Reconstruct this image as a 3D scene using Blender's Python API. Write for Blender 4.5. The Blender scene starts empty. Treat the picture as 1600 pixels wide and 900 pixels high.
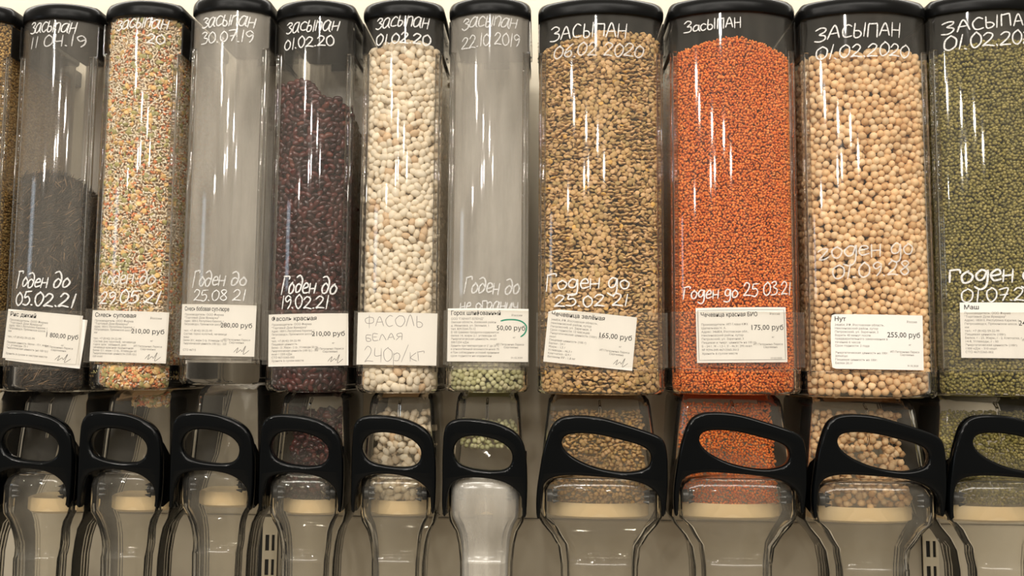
import bpy, bmesh, math, random
import numpy as np
from mathutils import Vector, Matrix, Euler

R = math.radians
SC = bpy.context.scene
COL = SC.collection
rng = np.random.default_rng(7)
random.seed(7)

# ------------------------------------------------------------------ camera
F_PX, DIST, CAM_Z = 1400.0, 1.094, 1.40
YAW, PITCH, ROLL = R(2.0), R(5.0), R(0.45)
cam_d = bpy.data.cameras.new('camera')
cam = bpy.data.objects.new('camera', cam_d)
COL.objects.link(cam)
cam_d.sensor_width = 36.0
cam_d.lens = 36.0 * F_PX / 1600.0
cam_d.clip_start = 0.05
CAM_M = (Matrix.Translation((0, -DIST, CAM_Z)) @ Matrix.Rotation(YAW, 4, 'Z')
         @ Matrix.Rotation(R(90) + PITCH, 4, 'X') @ Matrix.Rotation(ROLL, 4, 'Z'))
cam.matrix_world = CAM_M
SC.camera = cam
CAM_R = CAM_M.to_3x3()
EYE = Vector((0, -DIST, CAM_Z))


def at(px, py, Y=0.0):
    """point of the depth plane Y seen at a photograph pixel"""
    d = CAM_R @ Vector((px - 800.0, 450.0 - py, -F_PX))
    return EYE + d * ((Y - EYE.y) / d.y)


# ------------------------------------------------------------------ light
SC.view_settings.view_transform = 'Standard'
SC.view_settings.look = 'None'
SC.view_settings.gamma = 1.0
SC.view_settings.use_curve_mapping = False
SC.view_settings.exposure = 0.12
SC.cycles.transparent_max_bounces = 64
SC.cycles.max_bounces = 14
SC.cycles.transmission_bounces = 12
SC.cycles.glossy_bounces = 5
SC.cycles.sample_clamp_indirect = 8.0

w = bpy.data.worlds.new('shop_interior')
SC.world = w
w.use_nodes = True
wt = w.node_tree
bg = wt.nodes['Background']
tc = wt.nodes.new('ShaderNodeTexCoord')
sep = wt.nodes.new('ShaderNodeSeparateXYZ')
wt.links.new(tc.outputs['Generated'], sep.inputs[0])
ramp = wt.nodes.new('ShaderNodeValToRGB')
mr = wt.nodes.new('ShaderNodeMapRange')
mr.inputs['From Min'].default_value = -1.0
wt.links.new(sep.outputs['Z'], mr.inputs['Value'])
wt.links.new(mr.outputs[0], ramp.inputs[0])
e = ramp.color_ramp.elements
e[0].position, e[0].color = 0.0, (0.10, 0.088, 0.072, 1)
e[1].position, e[1].color = 1.0, (0.9, 0.82, 0.7, 1)
for p_, c_ in ((0.46, (0.21, 0.185, 0.15, 1)), (0.56, (0.26, 0.235, 0.195, 1)), (0.72, (0.55, 0.5, 0.42, 1))):
    n_ = e.new(p_)
    n_.color = c_
wt.links.new(ramp.outputs[0], bg.inputs['Color'])
bg.inputs['Strength'].default_value = 1.0

LAMP_W = 66.0


def lamp(x, y, z, power, radius=0.10, color=(1.0, 0.94, 0.86)):
    d = bpy.data.lights.new('ceiling_lamp', 'POINT')
    d.energy, d.shadow_soft_size, d.color = power, radius, color
    o = bpy.data.objects.new('ceiling_lamp', d)
    COL.objects.link(o)
    o.location = (x, y, z)


# ceiling spots of the shop, in rows behind the photographer
for lx, ly, lz in ((-0.25, -5.3, 3.85), (-2.95, -4.9, 3.62), (-3.2, -6.0, 3.7), (-1.6, -6.5, 3.5),
                   (-0.1, -7.1, 3.5), (-2.4, -8.2, 3.45), (-1.7, -8.3, 3.5), (0.9, -8.0, 3.45),
                   (-5.6, -8.0, 3.45)):
    lamp(lx, ly, lz, LAMP_W)

# wide soft fill added overhead to brighten the fronts and bin interiors
al = bpy.data.lights.new('added_fill_light', 'AREA')
al.shape, al.size, al.size_y, al.energy, al.color = 'RECTANGLE', 4.4, 0.8, 150.0, (1.0, 0.95, 0.87)
ao = bpy.data.objects.new('added_fill_light', al)
COL.objects.link(ao)
ao.location = (0, -2.7, 3.5)

# light strip on top of the shelving, washing the panel behind the lids
sl_ = bpy.data.lights.new('shelf_light_strip', 'AREA')
sl_.shape, sl_.size, sl_.size_y, sl_.energy, sl_.color = 'RECTANGLE', 2.4, 0.05, 7.0, (1.0, 0.95, 0.87)
so_ = bpy.data.objects.new('shelf_light_strip', sl_)
COL.objects.link(so_)
so_.location = (0, 0.1, 2.12)
so_.rotation_euler = (R(22), 0, 0)

# daylight shop window, far to the left
wl = bpy.data.lights.new('shop_window', 'AREA')
wl.shape, wl.size, wl.size_y, wl.energy, wl.color = 'RECTANGLE', 0.6, 0.55, 3.6, (0.72, 0.86, 1.0)
wo = bpy.data.objects.new('shop_window', wl)
COL.objects.link(wo)
wo.location = (-4.2, -2.6, 2.15)
wo.rotation_euler = (Vector((0.2, 0, 1.45)) - wo.location).to_track_quat('-Z', 'Y').to_euler()


# ------------------------------------------------------------------ materials
def mat(name):
    m = bpy.data.materials.new(name)
    m.use_nodes = True
    nt = m.node_tree
    nt.nodes.clear()
    out = nt.nodes.new('ShaderNodeOutputMaterial')
    return m, nt, out


def srgb(r, g, b):
    f = lambda c: ((c / 255 + 0.055) / 1.055) ** 2.4 if c > 10 else c / 255 / 12.92
    return (f(r), f(g), f(b), 1.0)


def principled(name, color, rough=0.5, spec=0.5, coat=0.0, noise=None, bump=None):
    m, nt, out = mat(name)
    p = nt.nodes.new('ShaderNodeBsdfPrincipled')
    p.inputs['Base Color'].default_value = color
    p.inputs['Roughness'].default_value = rough
    p.inputs['Specular IOR Level'].default_value = spec
    p.inputs['Coat Weight'].default_value = coat
    nt.links.new(p.outputs[0], out.inputs[0])
    if noise or bump:
        t = nt.nodes.new('ShaderNodeTexCoord')
        n = nt.nodes.new('ShaderNodeTexNoise')
        n.inputs['Scale'].default_value = noise[0] if noise else bump[0]
        n.inputs['Detail'].default_value = 5
        nt.links.new(t.outputs['Object'], n.inputs['Vector'])
        if noise:
            rp = nt.nodes.new('ShaderNodeValToRGB')
            k = noise[1]
            rp.color_ramp.elements[0].position = 0.3
            rp.color_ramp.elements[1].position = 0.7
            rp.color_ramp.elements[0].color = tuple(c * (1 - k) for c in color[:3]) + (1,)
            rp.color_ramp.elements[1].color = tuple(min(1, c * (1 + k)) for c in color[:3]) + (1,)
            nt.links.new(n.outputs[0], rp.inputs[0])
            nt.links.new(rp.outputs[0], p.inputs['Base Color'])
        if bump:
            b = nt.nodes.new('ShaderNodeBump')
            b.inputs['Strength'].default_value = bump[1]
            b.inputs['Distance'].default_value = 0.001
            nt.links.new(n.outputs[0], b.inputs['Height'])
            nt.links.new(b.outputs[0], p.inputs['Normal'])
    return m


def clear_plastic(name, tint=(0.99, 0.985, 0.975), haze=0.012, rough=0.025, ior=1.45, haze_tint=(0.62, 0.58, 0.5), edge=False):
    m, nt, out = mat(name)
    tr = nt.nodes.new('ShaderNodeBsdfTransparent')
    tr.inputs[0].default_value = tint + (1,)
    gl = nt.nodes.new('ShaderNodeBsdfGlossy')
    gl.inputs['Roughness'].default_value = rough
    gl.inputs['Color'].default_value = (1, 1, 1, 1)
    df = nt.nodes.new('ShaderNodeBsdfDiffuse')
    df.inputs[0].default_value = haze_tint + (1,)
    # Schlick reflectance, the same from both sides of the thin wall
    lw = nt.nodes.new('ShaderNodeLayerWeight')
    lw.inputs['Blend'].default_value = 0.5
    pw = nt.nodes.new('ShaderNodeMath')
    pw.operation = 'POWER'
    pw.inputs[1].default_value = 5.0
    fr = nt.nodes.new('ShaderNodeMath')
    fr.operation = 'MULTIPLY_ADD'
    f0 = ((ior - 1) / (ior + 1)) ** 2
    fr.inputs[1].default_value = 0.8 - f0
    fr.inputs[2].default_value = f0
    nt.links.new(lw.outputs['Facing'], pw.inputs[0])
    nt.links.new(pw.outputs[0], fr.inputs[0])
    if edge:      # thick moulded pieces: light is trapped at their rims
        fr = nt.nodes.new('ShaderNodeFresnel')
        fr.inputs['IOR'].default_value = ior
    m1 = nt.nodes.new('ShaderNodeMixShader')
    m2 = nt.nodes.new('ShaderNodeMixShader')
    t = nt.nodes.new('ShaderNodeTexCoord')
    mp = nt.nodes.new('ShaderNodeMapping')
    mp.inputs['Scale'].default_value = (60, 60, 9)
    n = nt.nodes.new('ShaderNodeTexNoise')
    n.inputs['Scale'].default_value = 1.0
    n.inputs['Detail'].default_value = 6
    mul = nt.nodes.new('ShaderNodeMath')
    mul.operation = 'MULTIPLY'
    mul.inputs[1].default_value = haze * 2
    nt.links.new(t.outputs['Object'], mp.inputs[0])
    nt.links.new(mp.outputs[0], n.inputs['Vector'])
    nt.links.new(n.outputs[0], mul.inputs[0])
    nt.links.new(mul.outputs[0], m1.inputs[0])
    nt.links.new(tr.outputs[0], m1.inputs[1])
    nt.links.new(df.outputs[0], m1.inputs[2])
    nt.links.new(fr.outputs[0], m2.inputs[0])
    nt.links.new(m1.outputs[0], m2.inputs[1])
    nt.links.new(gl.outputs[0], m2.inputs[2])
    nt.links.new(m2.outputs[0], out.inputs[0])
    return m


def glass(name):
    m, nt, out = mat(name)
    g = nt.nodes.new('ShaderNodeBsdfGlass')
    g.inputs['IOR'].default_value = 1.47
    g.inputs['Roughness'].default_value = 0.02
    g.inputs['Color'].default_value = (0.97, 0.965, 0.955, 1)
    nt.links.new(g.outputs[0], out.inputs[0])
    return m


def chalk(name, alpha, color=(0.93, 0.92, 0.9)):
    m, nt, out = mat(name)
    d = nt.nodes.new('ShaderNodeBsdfDiffuse')
    d.inputs[0].default_value = color + (1,)
    tr = nt.nodes.new('ShaderNodeBsdfTransparent')
    mx = nt.nodes.new('ShaderNodeMixShader')
    t = nt.nodes.new('ShaderNodeTexCoord')
    n = nt.nodes.new('ShaderNodeTexNoise')
    n.inputs['Scale'].default_value = 420
    n.inputs['Detail'].default_value = 3
    mr_ = nt.nodes.new('ShaderNodeMapRange')
    mr_.inputs['From Min'].default_value = 0.3
    mr_.inputs['From Max'].default_value = 0.62
    mr_.inputs['To Min'].default_value = alpha * 0.45
    mr_.inputs['To Max'].default_value = alpha
    nt.links.new(t.outputs['Object'], n.inputs['Vector'])
    nt.links.new(n.outputs[0], mr_.inputs[0])
    nt.links.new(mr_.outputs[0], mx.inputs[0])
    nt.links.new(tr.outputs[0], mx.inputs[1])
    nt.links.new(d.outputs[0], mx.inputs[2])
    nt.links.new(mx.outputs[0], out.inputs[0])
    return m


def grain_mat(name, rough=0.5, spec=0.4, mottle=None):
    """colour of each grain from its own attribute"""
    m, nt, out = mat(name)
    p = nt.nodes.new('ShaderNodeBsdfPrincipled')
    a = nt.nodes.new('ShaderNodeAttribute')
    a.attribute_name = 'grain_colour'
    p.inputs['Roughness'].default_value = rough
    p.inputs['Specular IOR Level'].default_value = spec
    if mottle:
        t = nt.nodes.new('ShaderNodeTexCoord')
        n = nt.nodes.new('ShaderNodeTexNoise')
        n.inputs['Scale'].default_value = mottle[0]
        n.inputs['Detail'].default_value = 3
        mx = nt.nodes.new('ShaderNodeMix')
        mx.data_type = 'RGBA'
        mx.blend_type = 'MULTIPLY'
        rp = nt.nodes.new('ShaderNodeValToRGB')
        rp.color_ramp.elements[0].position = 0.35
        rp.color_ramp.elements[1].position = 0.65
        k = 1 - mottle[1]
        rp.color_ramp.elements[0].color = (k, k, k, 1)
        mx.inputs[0].default_value = 1.0
        nt.links.new(t.outputs['Object'], n.inputs['Vector'])
        nt.links.new(n.outputs[0], rp.inputs[0])
        nt.links.new(a.outputs['Color'], mx.inputs[6])
        nt.links.new(rp.outputs[0], mx.inputs[7])
        nt.links.new(mx.outputs[2], p.inputs['Base Color'])
    else:
        nt.links.new(a.outputs['Color'], p.inputs['Base Color'])
    nt.links.new(p.outputs[0], out.inputs[0])
    return m


M_CLEAR = clear_plastic('clear_plastic', haze=0.022, rough=0.045)
M_BACK = clear_plastic('milky_rear_plastic', haze=0.8, rough=0.4, haze_tint=(0.80, 0.76, 0.69))
M_CLEAR2 = clear_plastic('clear_spout_plastic', tint=(0.985, 0.98, 0.965), haze=0.03, rough=0.04, edge=True, ior=1.24)
M_HOPPER = clear_plastic('clear_hopper_plastic', haze=0.02, edge=True, ior=1.3)
M_DUST_LIT = clear_plastic('dusty_lit_plastic', haze=0.24, rough=0.05, haze_tint=(0.66, 0.61, 0.53))  # dusty film, with the brightness of a lit interior painted in as haze
M_LIT_HAZE = clear_plastic('lit_haze_plastic', haze=0.06, rough=0.05, haze_tint=(0.66, 0.61, 0.53))  # haze paints the light inside the empty upper half into the plastic
M_FROST = clear_plastic('frosted_spout_plastic', haze=0.30, rough=0.15, edge=True, haze_tint=(0.72, 0.68, 0.6))
M_COLLAR = clear_plastic('collar_plastic', haze=0.015, rough=0.10, edge=True, ior=1.3)
M_HOLD = clear_plastic('label_holder_plastic', haze=0.02)
M_RAIL = glass('solid_clear_plastic')
M_LID = principled('black_lid_plastic', (0.0035, 0.0035, 0.0035, 1), 0.28, 0.14, bump=(900, 0.03))
M_HANDLE = principled('black_gloss_plastic', (0.0018, 0.0023, 0.0027, 1), 0.09, 0.2)
M_PIN = principled('dark_pin_plastic', (0.012, 0.012, 0.012, 1), 0.35)
M_CREAM = principled('cream_valve_plastic', srgb(226, 203, 163), 0.4)
M_PAPER = principled('label_paper', srgb(242, 238, 231), 0.75, 0.2, noise=(40, 0.015))
M_INK = principled('printed_ink', srgb(44, 42, 42), 0.7, 0.1)
M_INK2 = principled('grey_printed_ink', srgb(112, 106, 102), 0.7, 0.1)
M_PENCIL = principled('pencil_line', srgb(150, 144, 144), 0.7, 0.1)
M_GREEN = principled('green_felt_pen', srgb(30, 150, 120), 0.7, 0.1)
M_CHALK = chalk('white_marker', 0.95)
M_CHALK_FAINT = chalk('worn_white_marker', 0.55)
M_CHALK_VFAINT = chalk('rubbed_white_marker', 0.32)
M_WALL = principled('back_panel_paint', srgb(184, 175, 157), 0.55, 0.3, noise=(3.0, 0.03))
M_FLOOR = principled('pale_floor_tile', srgb(120, 112, 100), 0.35, 0.4, noise=(2.0, 0.05))
M_UPRIGHT = principled('upright_paint', srgb(205, 195, 172), 0.45, 0.4)
M_POST_SHADE = principled('painted_post_shade', (0.012, 0.012, 0.011, 1), 0.7)  # near-black colour painted for shade in and beside the posts


# ------------------------------------------------------------------ mesh helpers
def link(name, me, parent=None, mats=()):
    o = bpy.data.objects.new(name, me)
    COL.objects.link(o)
    for m in mats:
        me.materials.append(m)
    if parent is not None:
        o.parent = parent
    return o


def tag(o, label, cat=None, group=None, kind=None):
    if label:
        o['label'] = label
    if cat:
        o['category'] = cat
    if group:
        o['group'] = group
    if kind:
        o['kind'] = kind
    return o


def mesh_of(name, V, Fc, smooth=35, midx=None):
    me = bpy.data.meshes.new(name)
    me.from_pydata([tuple(v) for v in V], [], [tuple(f) for f in Fc])
    if midx is not None:
        me.polygons.foreach_set('material_index', midx)
    if smooth:
        me.polygons.foreach_set('use_smooth', [True] * len(me.polygons))
        me.set_sharp_from_angle(angle=R(smooth))
    me.update()
    return me


class MB:
    def __init__(self):
        self.V, self.F, self.I = [], [], []

    def add(self, V, Fc, mi=0):
        o = len(self.V)
        self.V += [tuple(v) for v in V]
        self.F += [tuple(i + o for i in f) for f in Fc]
        self.I += [mi] * len(Fc)

    def loft(self, secs, cap0=True, cap1=True, mi=0):
        n = len(secs[0])
        V = [p for s in secs for p in s]
        Fc = []
        for k in range(len(secs) - 1):
            for i in range(n):
                j = (i + 1) % n
                Fc.append((k * n + i, k * n + j, (k + 1) * n + j, (k + 1) * n + i))
        if cap0:
            Fc.append(tuple(range(n - 1, -1, -1)))
        if cap1:
            Fc.append(tuple((len(secs) - 1) * n + i for i in range(n)))
        self.add(V, Fc, mi)

    def shell(self, secs, t):
        """open tube of wall thickness t; each section is a loop of (x,y,z) at about one height"""
        n, m = len(secs[0]), len(secs)
        inner = []
        for s in secs:
            P = np.array(s)
            d = np.roll(P, -1, 0)[:, :2] - np.roll(P, 1, 0)[:, :2]
            L = np.maximum(np.linalg.norm(d, axis=1, keepdims=True), 1e-9)
            nrm = np.stack([-d[:, 1], d[:, 0]], 1) / L        # inward for counter-clockwise loops
            q = P.copy()
            q[:, :2] += nrm * t
            inner.append(q)
        V = [tuple(p) for s in secs for p in s] + [tuple(p) for s in inner for p in s]
        o = n * m
        Fc = []
        for k in range(m - 1):
            for i in range(n):
                j = (i + 1) % n
                a, b, c, d_ = k * n + i, k * n + j, (k + 1) * n + j, (k + 1) * n + i
                Fc.append((a, b, c, d_))
                Fc.append((o + d_, o + c, o + b, o + a))
        for i in range(n):
            j = (i + 1) % n
            Fc.append((j, i, o + i, o + j))
            e0 = (m - 1) * n
            Fc.append((e0 + i, e0 + j, o + e0 + j, o + e0 + i))
        self.add(V, Fc)

    def box(self, x0, x1, y0, y1, z0, z1, mi=0):
        V = [(x, y, z) for z in (z0, z1) for y in (y0, y1) for x in (x0, x1)]
        self.add(V, [(0, 2, 3, 1), (4, 5, 7, 6), (0, 1, 5, 4), (2, 6, 7, 3), (0, 4, 6, 2), (1, 3, 7, 5)], mi)

    def rod(self, a, b, r, n=10, r2=None, mi=0):
        a, b = Vector(a), Vector(b)
        d = (b - a).normalized()
        u = d.orthogonal().normalized()
        v = d.cross(u)
        r2 = r if r2 is None else r2
        ring = lambda c, q: [tuple(c + (u * math.cos(2 * math.pi * i / n) + v * math.sin(2 * math.pi * i / n)) * q) for i in range(n)]
        self.loft([ring(a, r), ring(b, r2)], mi=mi)

    def mesh(self, name, smooth=35):
        return mesh_of(name, self.V, self.F, smooth, self.I)

    def bevelled(self, name, width, segs=2, smooth=40):
        bm = bmesh.new()
        vs = [bm.verts.new(v) for v in self.V]
        for f, i in zip(self.F, self.I):
            try:
                bm.faces.new([vs[k] for k in f]).material_index = i
            except ValueError:
                pass
        bmesh.ops.recalc_face_normals(bm, faces=bm.faces)
        es = [e_ for e_ in bm.edges if len(e_.link_faces) == 2 and e_.calc_face_angle(0) > R(28)]
        bmesh.ops.bevel(bm, geom=es, offset=width, segments=segs, affect='EDGES', clamp_overlap=True)
        me = bpy.data.meshes.new(name)
        bm.to_mesh(me)
        bm.free()
        me.polygons.foreach_set('use_smooth', [True] * len(me.polygons))
        me.set_sharp_from_angle(angle=R(smooth))
        return me

    def build(self, name, m, parent=None, smooth=35, bevel=0, segs=2):
        me = self.bevelled(name, bevel, segs) if bevel else self.mesh(name, smooth)
        return link(name, me, parent, m if isinstance(m, (list, tuple)) else [m])


def arc_y(x, a, s):
    """bulge of the curved front, negative towards the viewer; half width a, sagitta s"""
    rad = (a * a + s * s) / (2 * s)
    x = np.clip(np.abs(x), 0, a)
    return -(np.sqrt(rad * rad - x * x) - (rad - s))


def card_y(x, size):
    """the flatter curve of the label holder: touches the front in the middle, stands off at the edges"""
    xe = size['w'] + 0.004
    sh = size['s'] * 0.8
    return float(arc_y(x, xe, sh)) - (size['s'] - sh)


def body_loop(a, w_, s, depth, n=22, out=0.0, yshift=0.0):
    xs = np.linspace(-a - out * 0.5, a + out * 0.5, n)
    P = [(x, float(arc_y(x * a / (a + out * 0.5), a, s)) - out + yshift) for x in xs]
    W = w_ + out
    P += [(a + 0.003 + out, 0.004 + yshift - out * 0.5), (W, 0.008 + yshift), (W, depth - 0.006), (W - 0.006, depth),
          (-W + 0.006, depth), (-W, depth - 0.006), (-W, 0.008 + yshift), (-a - 0.003 - out, 0.004 + yshift - out * 0.5)]
    return P


def rr(hw, yf, yb, r, sag=0.0, m=14, c=5):
    """rounded rectangle loop, counter-clockwise from front left, front bulging by sag"""
    P = []
    for x in np.linspace(-hw + r, hw - r, m):
        P.append((x, yf - sag * (1 - (x / hw) ** 2)))
    y0 = yf
    for k in range(1, c + 1):
        t = -math.pi / 2 + math.pi / 2 * k / c
        P.append((hw - r + r * math.cos(t), y0 + r + r * math.sin(t)))
    for k in range(0, c + 1):
        t = math.pi / 2 * k / c
        P.append((hw - r + r * math.cos(t), yb - r + r * math.sin(t)))
    for k in range(0, c + 1):
        t = math.pi / 2 + math.pi / 2 * k / c
        P.append((-hw + r + r * math.cos(t), yb - r + r * math.sin(t)))
    for k in range(0, c):
        t = math.pi + math.pi / 2 * k / c
        P.append((-hw + r + r * math.cos(t), y0 + r + r * math.sin(t)))
    return P


def lift(P, z):
    return [(x, y, z) for x, y in P]


# ------------------------------------------------------------------ handwriting
ST = {
    'з': (.42, [[(0, .52), (.13, .63), (.31, .58), (.31, .45), (.14, .34), (.36, .24), (.34, .05), (.14, -.03), (0, .05)]]),
    'а': (.54, [[(.42, .52), (.25, .62), (.06, .45), (.02, .15), (.15, 0), (.34, .15), (.43, .6), (.41, .1), (.5, 0)]]),
    'с': (.47, [[(.38, .52), (.22, .62), (.03, .4), (.05, .1), (.2, 0), (.38, .1)]]),
    'ы': (.52, [[(.03, .63), (.02, .05), (.18, 0), (.28, .15), (.2, .32), (.04, .3)], [(.41, .63), (.4, 0)]]),
    'п': (.44, [[(.03, .62), (.02, 0)], [(.03, .45), (.15, .61), (.3, .58), (.35, .4), (.34, 0)]]),
    'н': (.46, [[(.03, .63), (.02, 0)], [(.02, .3), (.36, .34)], [(.37, .65), (.36, 0)]]),
    'о': (.46, [[(.22, .6), (.04, .38), (.1, .03), (.3, .06), (.39, .38), (.2, .6)]]),
    'д': (.5, [[(.38, .42), (.22, .56), (.04, .35), (.1, .02), (.3, .08), (.4, .42), (.38, .78), (.2, .99), (.0, .88)]]),
    'g': (.5, [[(.38, .55), (.2, .63), (.03, .4), (.1, .1), (.3, .15), (.4, .6), (.38, -.2), (.2, -.42), (.0, -.3)]]),
    'е': (.44, [[(.04, .3), (.34, .38), (.28, .6), (.12, .55), (.03, .28), (.12, .02), (.38, .1)]]),
    'р': (.44, [[(.03, .62), (.0, -.35)], [(.02, .5), (.2, .63), (.36, .45), (.24, .1), (.03, .12)]]),
    'г': (.4, [[(.04, 0), (.03, .6)], [(.03, .6), (.34, .62), (.35, .5)]]),
    'r': (.4, [[(.0, .45), (.12, .62), (.3, .55), (.1, .2), (.05, .02), (.2, .02), (.36, .15)]]),
    'к': (.4, [[(.03, .62), (.02, 0)], [(.32, .6), (.04, .28), (.36, 0)]]),
    'и': (.46, [[(.03, .62), (.02, .05), (.15, .02), (.36, .6), (.36, 0)]]),
    'ч': (.42, [[(.03, .62), (.05, .35), (.2, .28), (.36, .35)], [(.36, .62), (.36, 0)]]),
    'Г': (.48, [[(.02, 0), (.07, .97)], [(.04, .95), (.25, 1.0), (.42, .97), (.42, .85)]]),
    'З': (.55, [[(0, .85), (.2, 1.0), (.42, .88), (.38, .68), (.16, .52), (.42, .4), (.42, .12), (.2, -.05), (-.04, .02)]]),
    'А': (.62, [[(.0, 0), (.26, .95), (.5, .02)], [(.08, .36), (.44, .38)]]),
    'С': (.58, [[(.44, .85), (.25, .98), (.04, .6), (.08, .15), (.25, 0), (.46, .1)]]),
    'Ы': (.66, [[(.04, .95), (.03, .04), (.25, 0), (.36, .22), (.24, .45), (.05, .42)], [(.52, 1.0), (.5, 0)]]),
    'П': (.6, [[(.03, 0), (.05, .92), (.12, .95), (.4, .98), (.46, .9), (.46, 0)]]),
    'Н': (.56, [[(.04, .95), (.03, 0)], [(.03, .45), (.44, .5)], [(.46, .98), (.44, 0)]]),
    'Ф': (.7, [[(.3, 1.05), (.3, -.1)], [(.3, .85), (.05, .7), (.08, .35), (.3, .3), (.55, .4), (.55, .75), (.3, .85)]]),
    'О': (.7, [[(.3, .98), (.04, .6), (.12, .1), (.4, .03), (.6, .45), (.5, .9), (.3, .98)]]),
    'Л': (.6, [[(.0, 0), (.22, .98), (.48, 0)]]),
    'Ь': (.5, [[(.04, .98), (.04, .02), (.3, 0), (.36, .25), (.2, .42), (.05, .4)]]),
    'Б': (.5, [[(.4, .98), (.05, .98), (.04, .02), (.3, 0), (.38, .25), (.2, .5), (.05, .48)]]),
    'Е': (.48, [[(.36, .98), (.04, .98), (.03, 0), (.38, .02)], [(.04, .5), (.3, .52)]]),
    'Я': (.5, [[(.38, 0), (.38, .98), (.1, .95), (.04, .7), (.15, .5), (.38, .5)], [(.2, .48), (.0, 0)]]),
    '0': (.56, [[(.28, 1), (.06, .72), (.06, .25), (.24, 0), (.46, .25), (.47, .72), (.26, 1)]]),
    '1': (.3, [[(.02, .78), (.18, 1.0), (.14, 0)]]),
    '|': (.26, [[(.16, 1.0), (.1, 0)]]),
    '2': (.56, [[(.03, .75), (.2, 1), (.42, .85), (.34, .5), (.02, .03), (.16, .08), (.5, .02)]]),
    '3': (.52, [[(.05, .92), (.26, 1), (.4, .85), (.18, .58), (.44, .4), (.36, .05), (.02, .04)]]),
    '4': (.52, [[(.08, 1), (.05, .5), (.4, .52)], [(.42, 1), (.4, 0)]]),
    '5': (.54, [[(.12, .97), (.08, .58), (.32, .62), (.45, .32), (.28, .02), (.02, .06)], [(.12, .97), (.48, 1.0)]]),
    '6': (.5, [[(.4, .98), (.12, .6), (.05, .2), (.25, 0), (.42, .2), (.3, .45), (.08, .3)]]),
    '7': (.5, [[(.03, .93), (.44, .98), (.2, 0)], [(.1, .48), (.42, .52)]]),
    '8': (.5, [[(.25, .55), (.08, .8), (.25, 1), (.42, .8), (.25, .52), (.05, .25), (.25, 0), (.45, .22), (.27, .55)]]),
    '9': (.5, [[(.42, .78), (.25, .99), (.06, .76), (.2, .5), (.42, .7), (.4, .3), (.25, 0)]]),
    '/': (.45, [[(.0, -.1), (.38, 1.0)]]),
    '.': (.22, [[(.06, .05), (.11, .01)]]),
    ' ': (.3, []),
}


def smooth_line(P, step):
    P = [Vector(p) for p in P]
    if len(P) == 2:
        return [P[0], (P[0] + P[1]) / 2, P[1]]
    out = []
    for i in range(len(P) - 1):
        p0, p1, p2, p3 = P[max(i - 1, 0)], P[i], P[i + 1], P[min(i + 2, len(P) - 1)]
        k = max(2, int((p2 - p1).length / step))
        for j in range(k):
            t = j / k
            out.append(0.5 * ((2 * p1) + (p2 - p0) * t + (2 * p0 - 5 * p1 + 4 * p2 - p3) * t * t + (3 * p1 - p0 - 3 * p2 + p3) * t ** 3))
    out.append(P[-1])
    return out


def write_strokes(text, p0, p1, cap, slant=0.15, wob=0.03, seed=0):
    """polylines of a line of writing from baseline start p0 to baseline end p1 (2D), cap height cap"""
    r = random.Random(seed)
    total = sum(ST[c][0] for c in text)
    p0, p1 = Vector(p0), Vector(p1)
    ex = (p1 - p0) / total
    ey = Vector((-(p1 - p0).y, (p1 - p0).x)).normalized() * cap
    x, out = 0.0, []
    for c in text:
        wd, strokes = ST[c]
        dy, sc = r.uniform(-.05, .05), r.uniform(.93, 1.07)
        for s in strokes:
            pts = []
            for (u, v) in s:
                u2, v2 = u + r.uniform(-wob, wob) * .6, (v + r.uniform(-wob, wob)) * sc + dy
                q = p0 + ex * (x + u2) + ey * v2 + ex.normalized() * (slant * v2 * cap)
                pts.append(q)
            out.append(smooth_line(pts, cap * 0.09))
        x += wd
    return out


def ribbon(mb, line, width, surf, thick=0.00035, mi=0):
    """flat marker stroke laid on the surface: surf(u, v, lift) -> point"""
    n = len(line)
    if n < 2:
        return
    V = []
    for i, p in enumerate(line):
        d = (line[min(i + 1, n - 1)] - line[max(i - 1, 0)])
        d = d.normalized() if d.length > 1e-9 else Vector((1, 0))
        nn = Vector((-d.y, d.x)) * width / 2
        q = p - d * width * .4 if i == 0 else (p + d * width * .4 if i == n - 1 else p)
        f = 0.6 if i in (0, n - 1) else 1.0
        for sgn, lf in ((1, 0.00005), (1, thick), (-1, thick), (-1, 0.00005)):
            V.append(surf(q.x + nn.x * sgn * f, q.y + nn.y * sgn * f, lf))
    Fc = []
    for i in range(n - 1):
        for k in range(4):
            j = (k + 1) % 4
            Fc.append((i * 4 + k, (i + 1) * 4 + k, (i + 1) * 4 + j, i * 4 + j))
    Fc.append((0, 1, 2, 3))
    Fc.append(tuple((n - 1) * 4 + k for k in (3, 2, 1, 0)))
    mb.add(V, Fc, mi)


TXT_CACHE = {}


def text_mesh(body, size, bold=0.0):
    """flat triangles of a printed line at the origin (baseline left), as arrays"""
    key = (body, round(size, 6), bold)
    if key in TXT_CACHE:
        return TXT_CACHE[key]
    c = bpy.data.curves.new('t', 'FONT')
    c.body, c.size, c.resolution_u = body, 1.0, 2
    c.offset = bold
    o = bpy.data.objects.new('t', c)
    COL.objects.link(o)
    bpy.context.view_layer.update()
    me = bpy.data.meshes.new_from_object(o.evaluated_get(bpy.context.evaluated_depsgraph_get()))
    V = np.array([v.co[:2] for v in me.vertices]).reshape(-1, 2) * size
    Fc = [tuple(p.vertices) for p in me.polygons]
    bpy.data.objects.remove(o)
    bpy.data.curves.remove(c)
    bpy.data.meshes.remove(me)
    TXT_CACHE[key] = (V, Fc)
    return V, Fc


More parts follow.
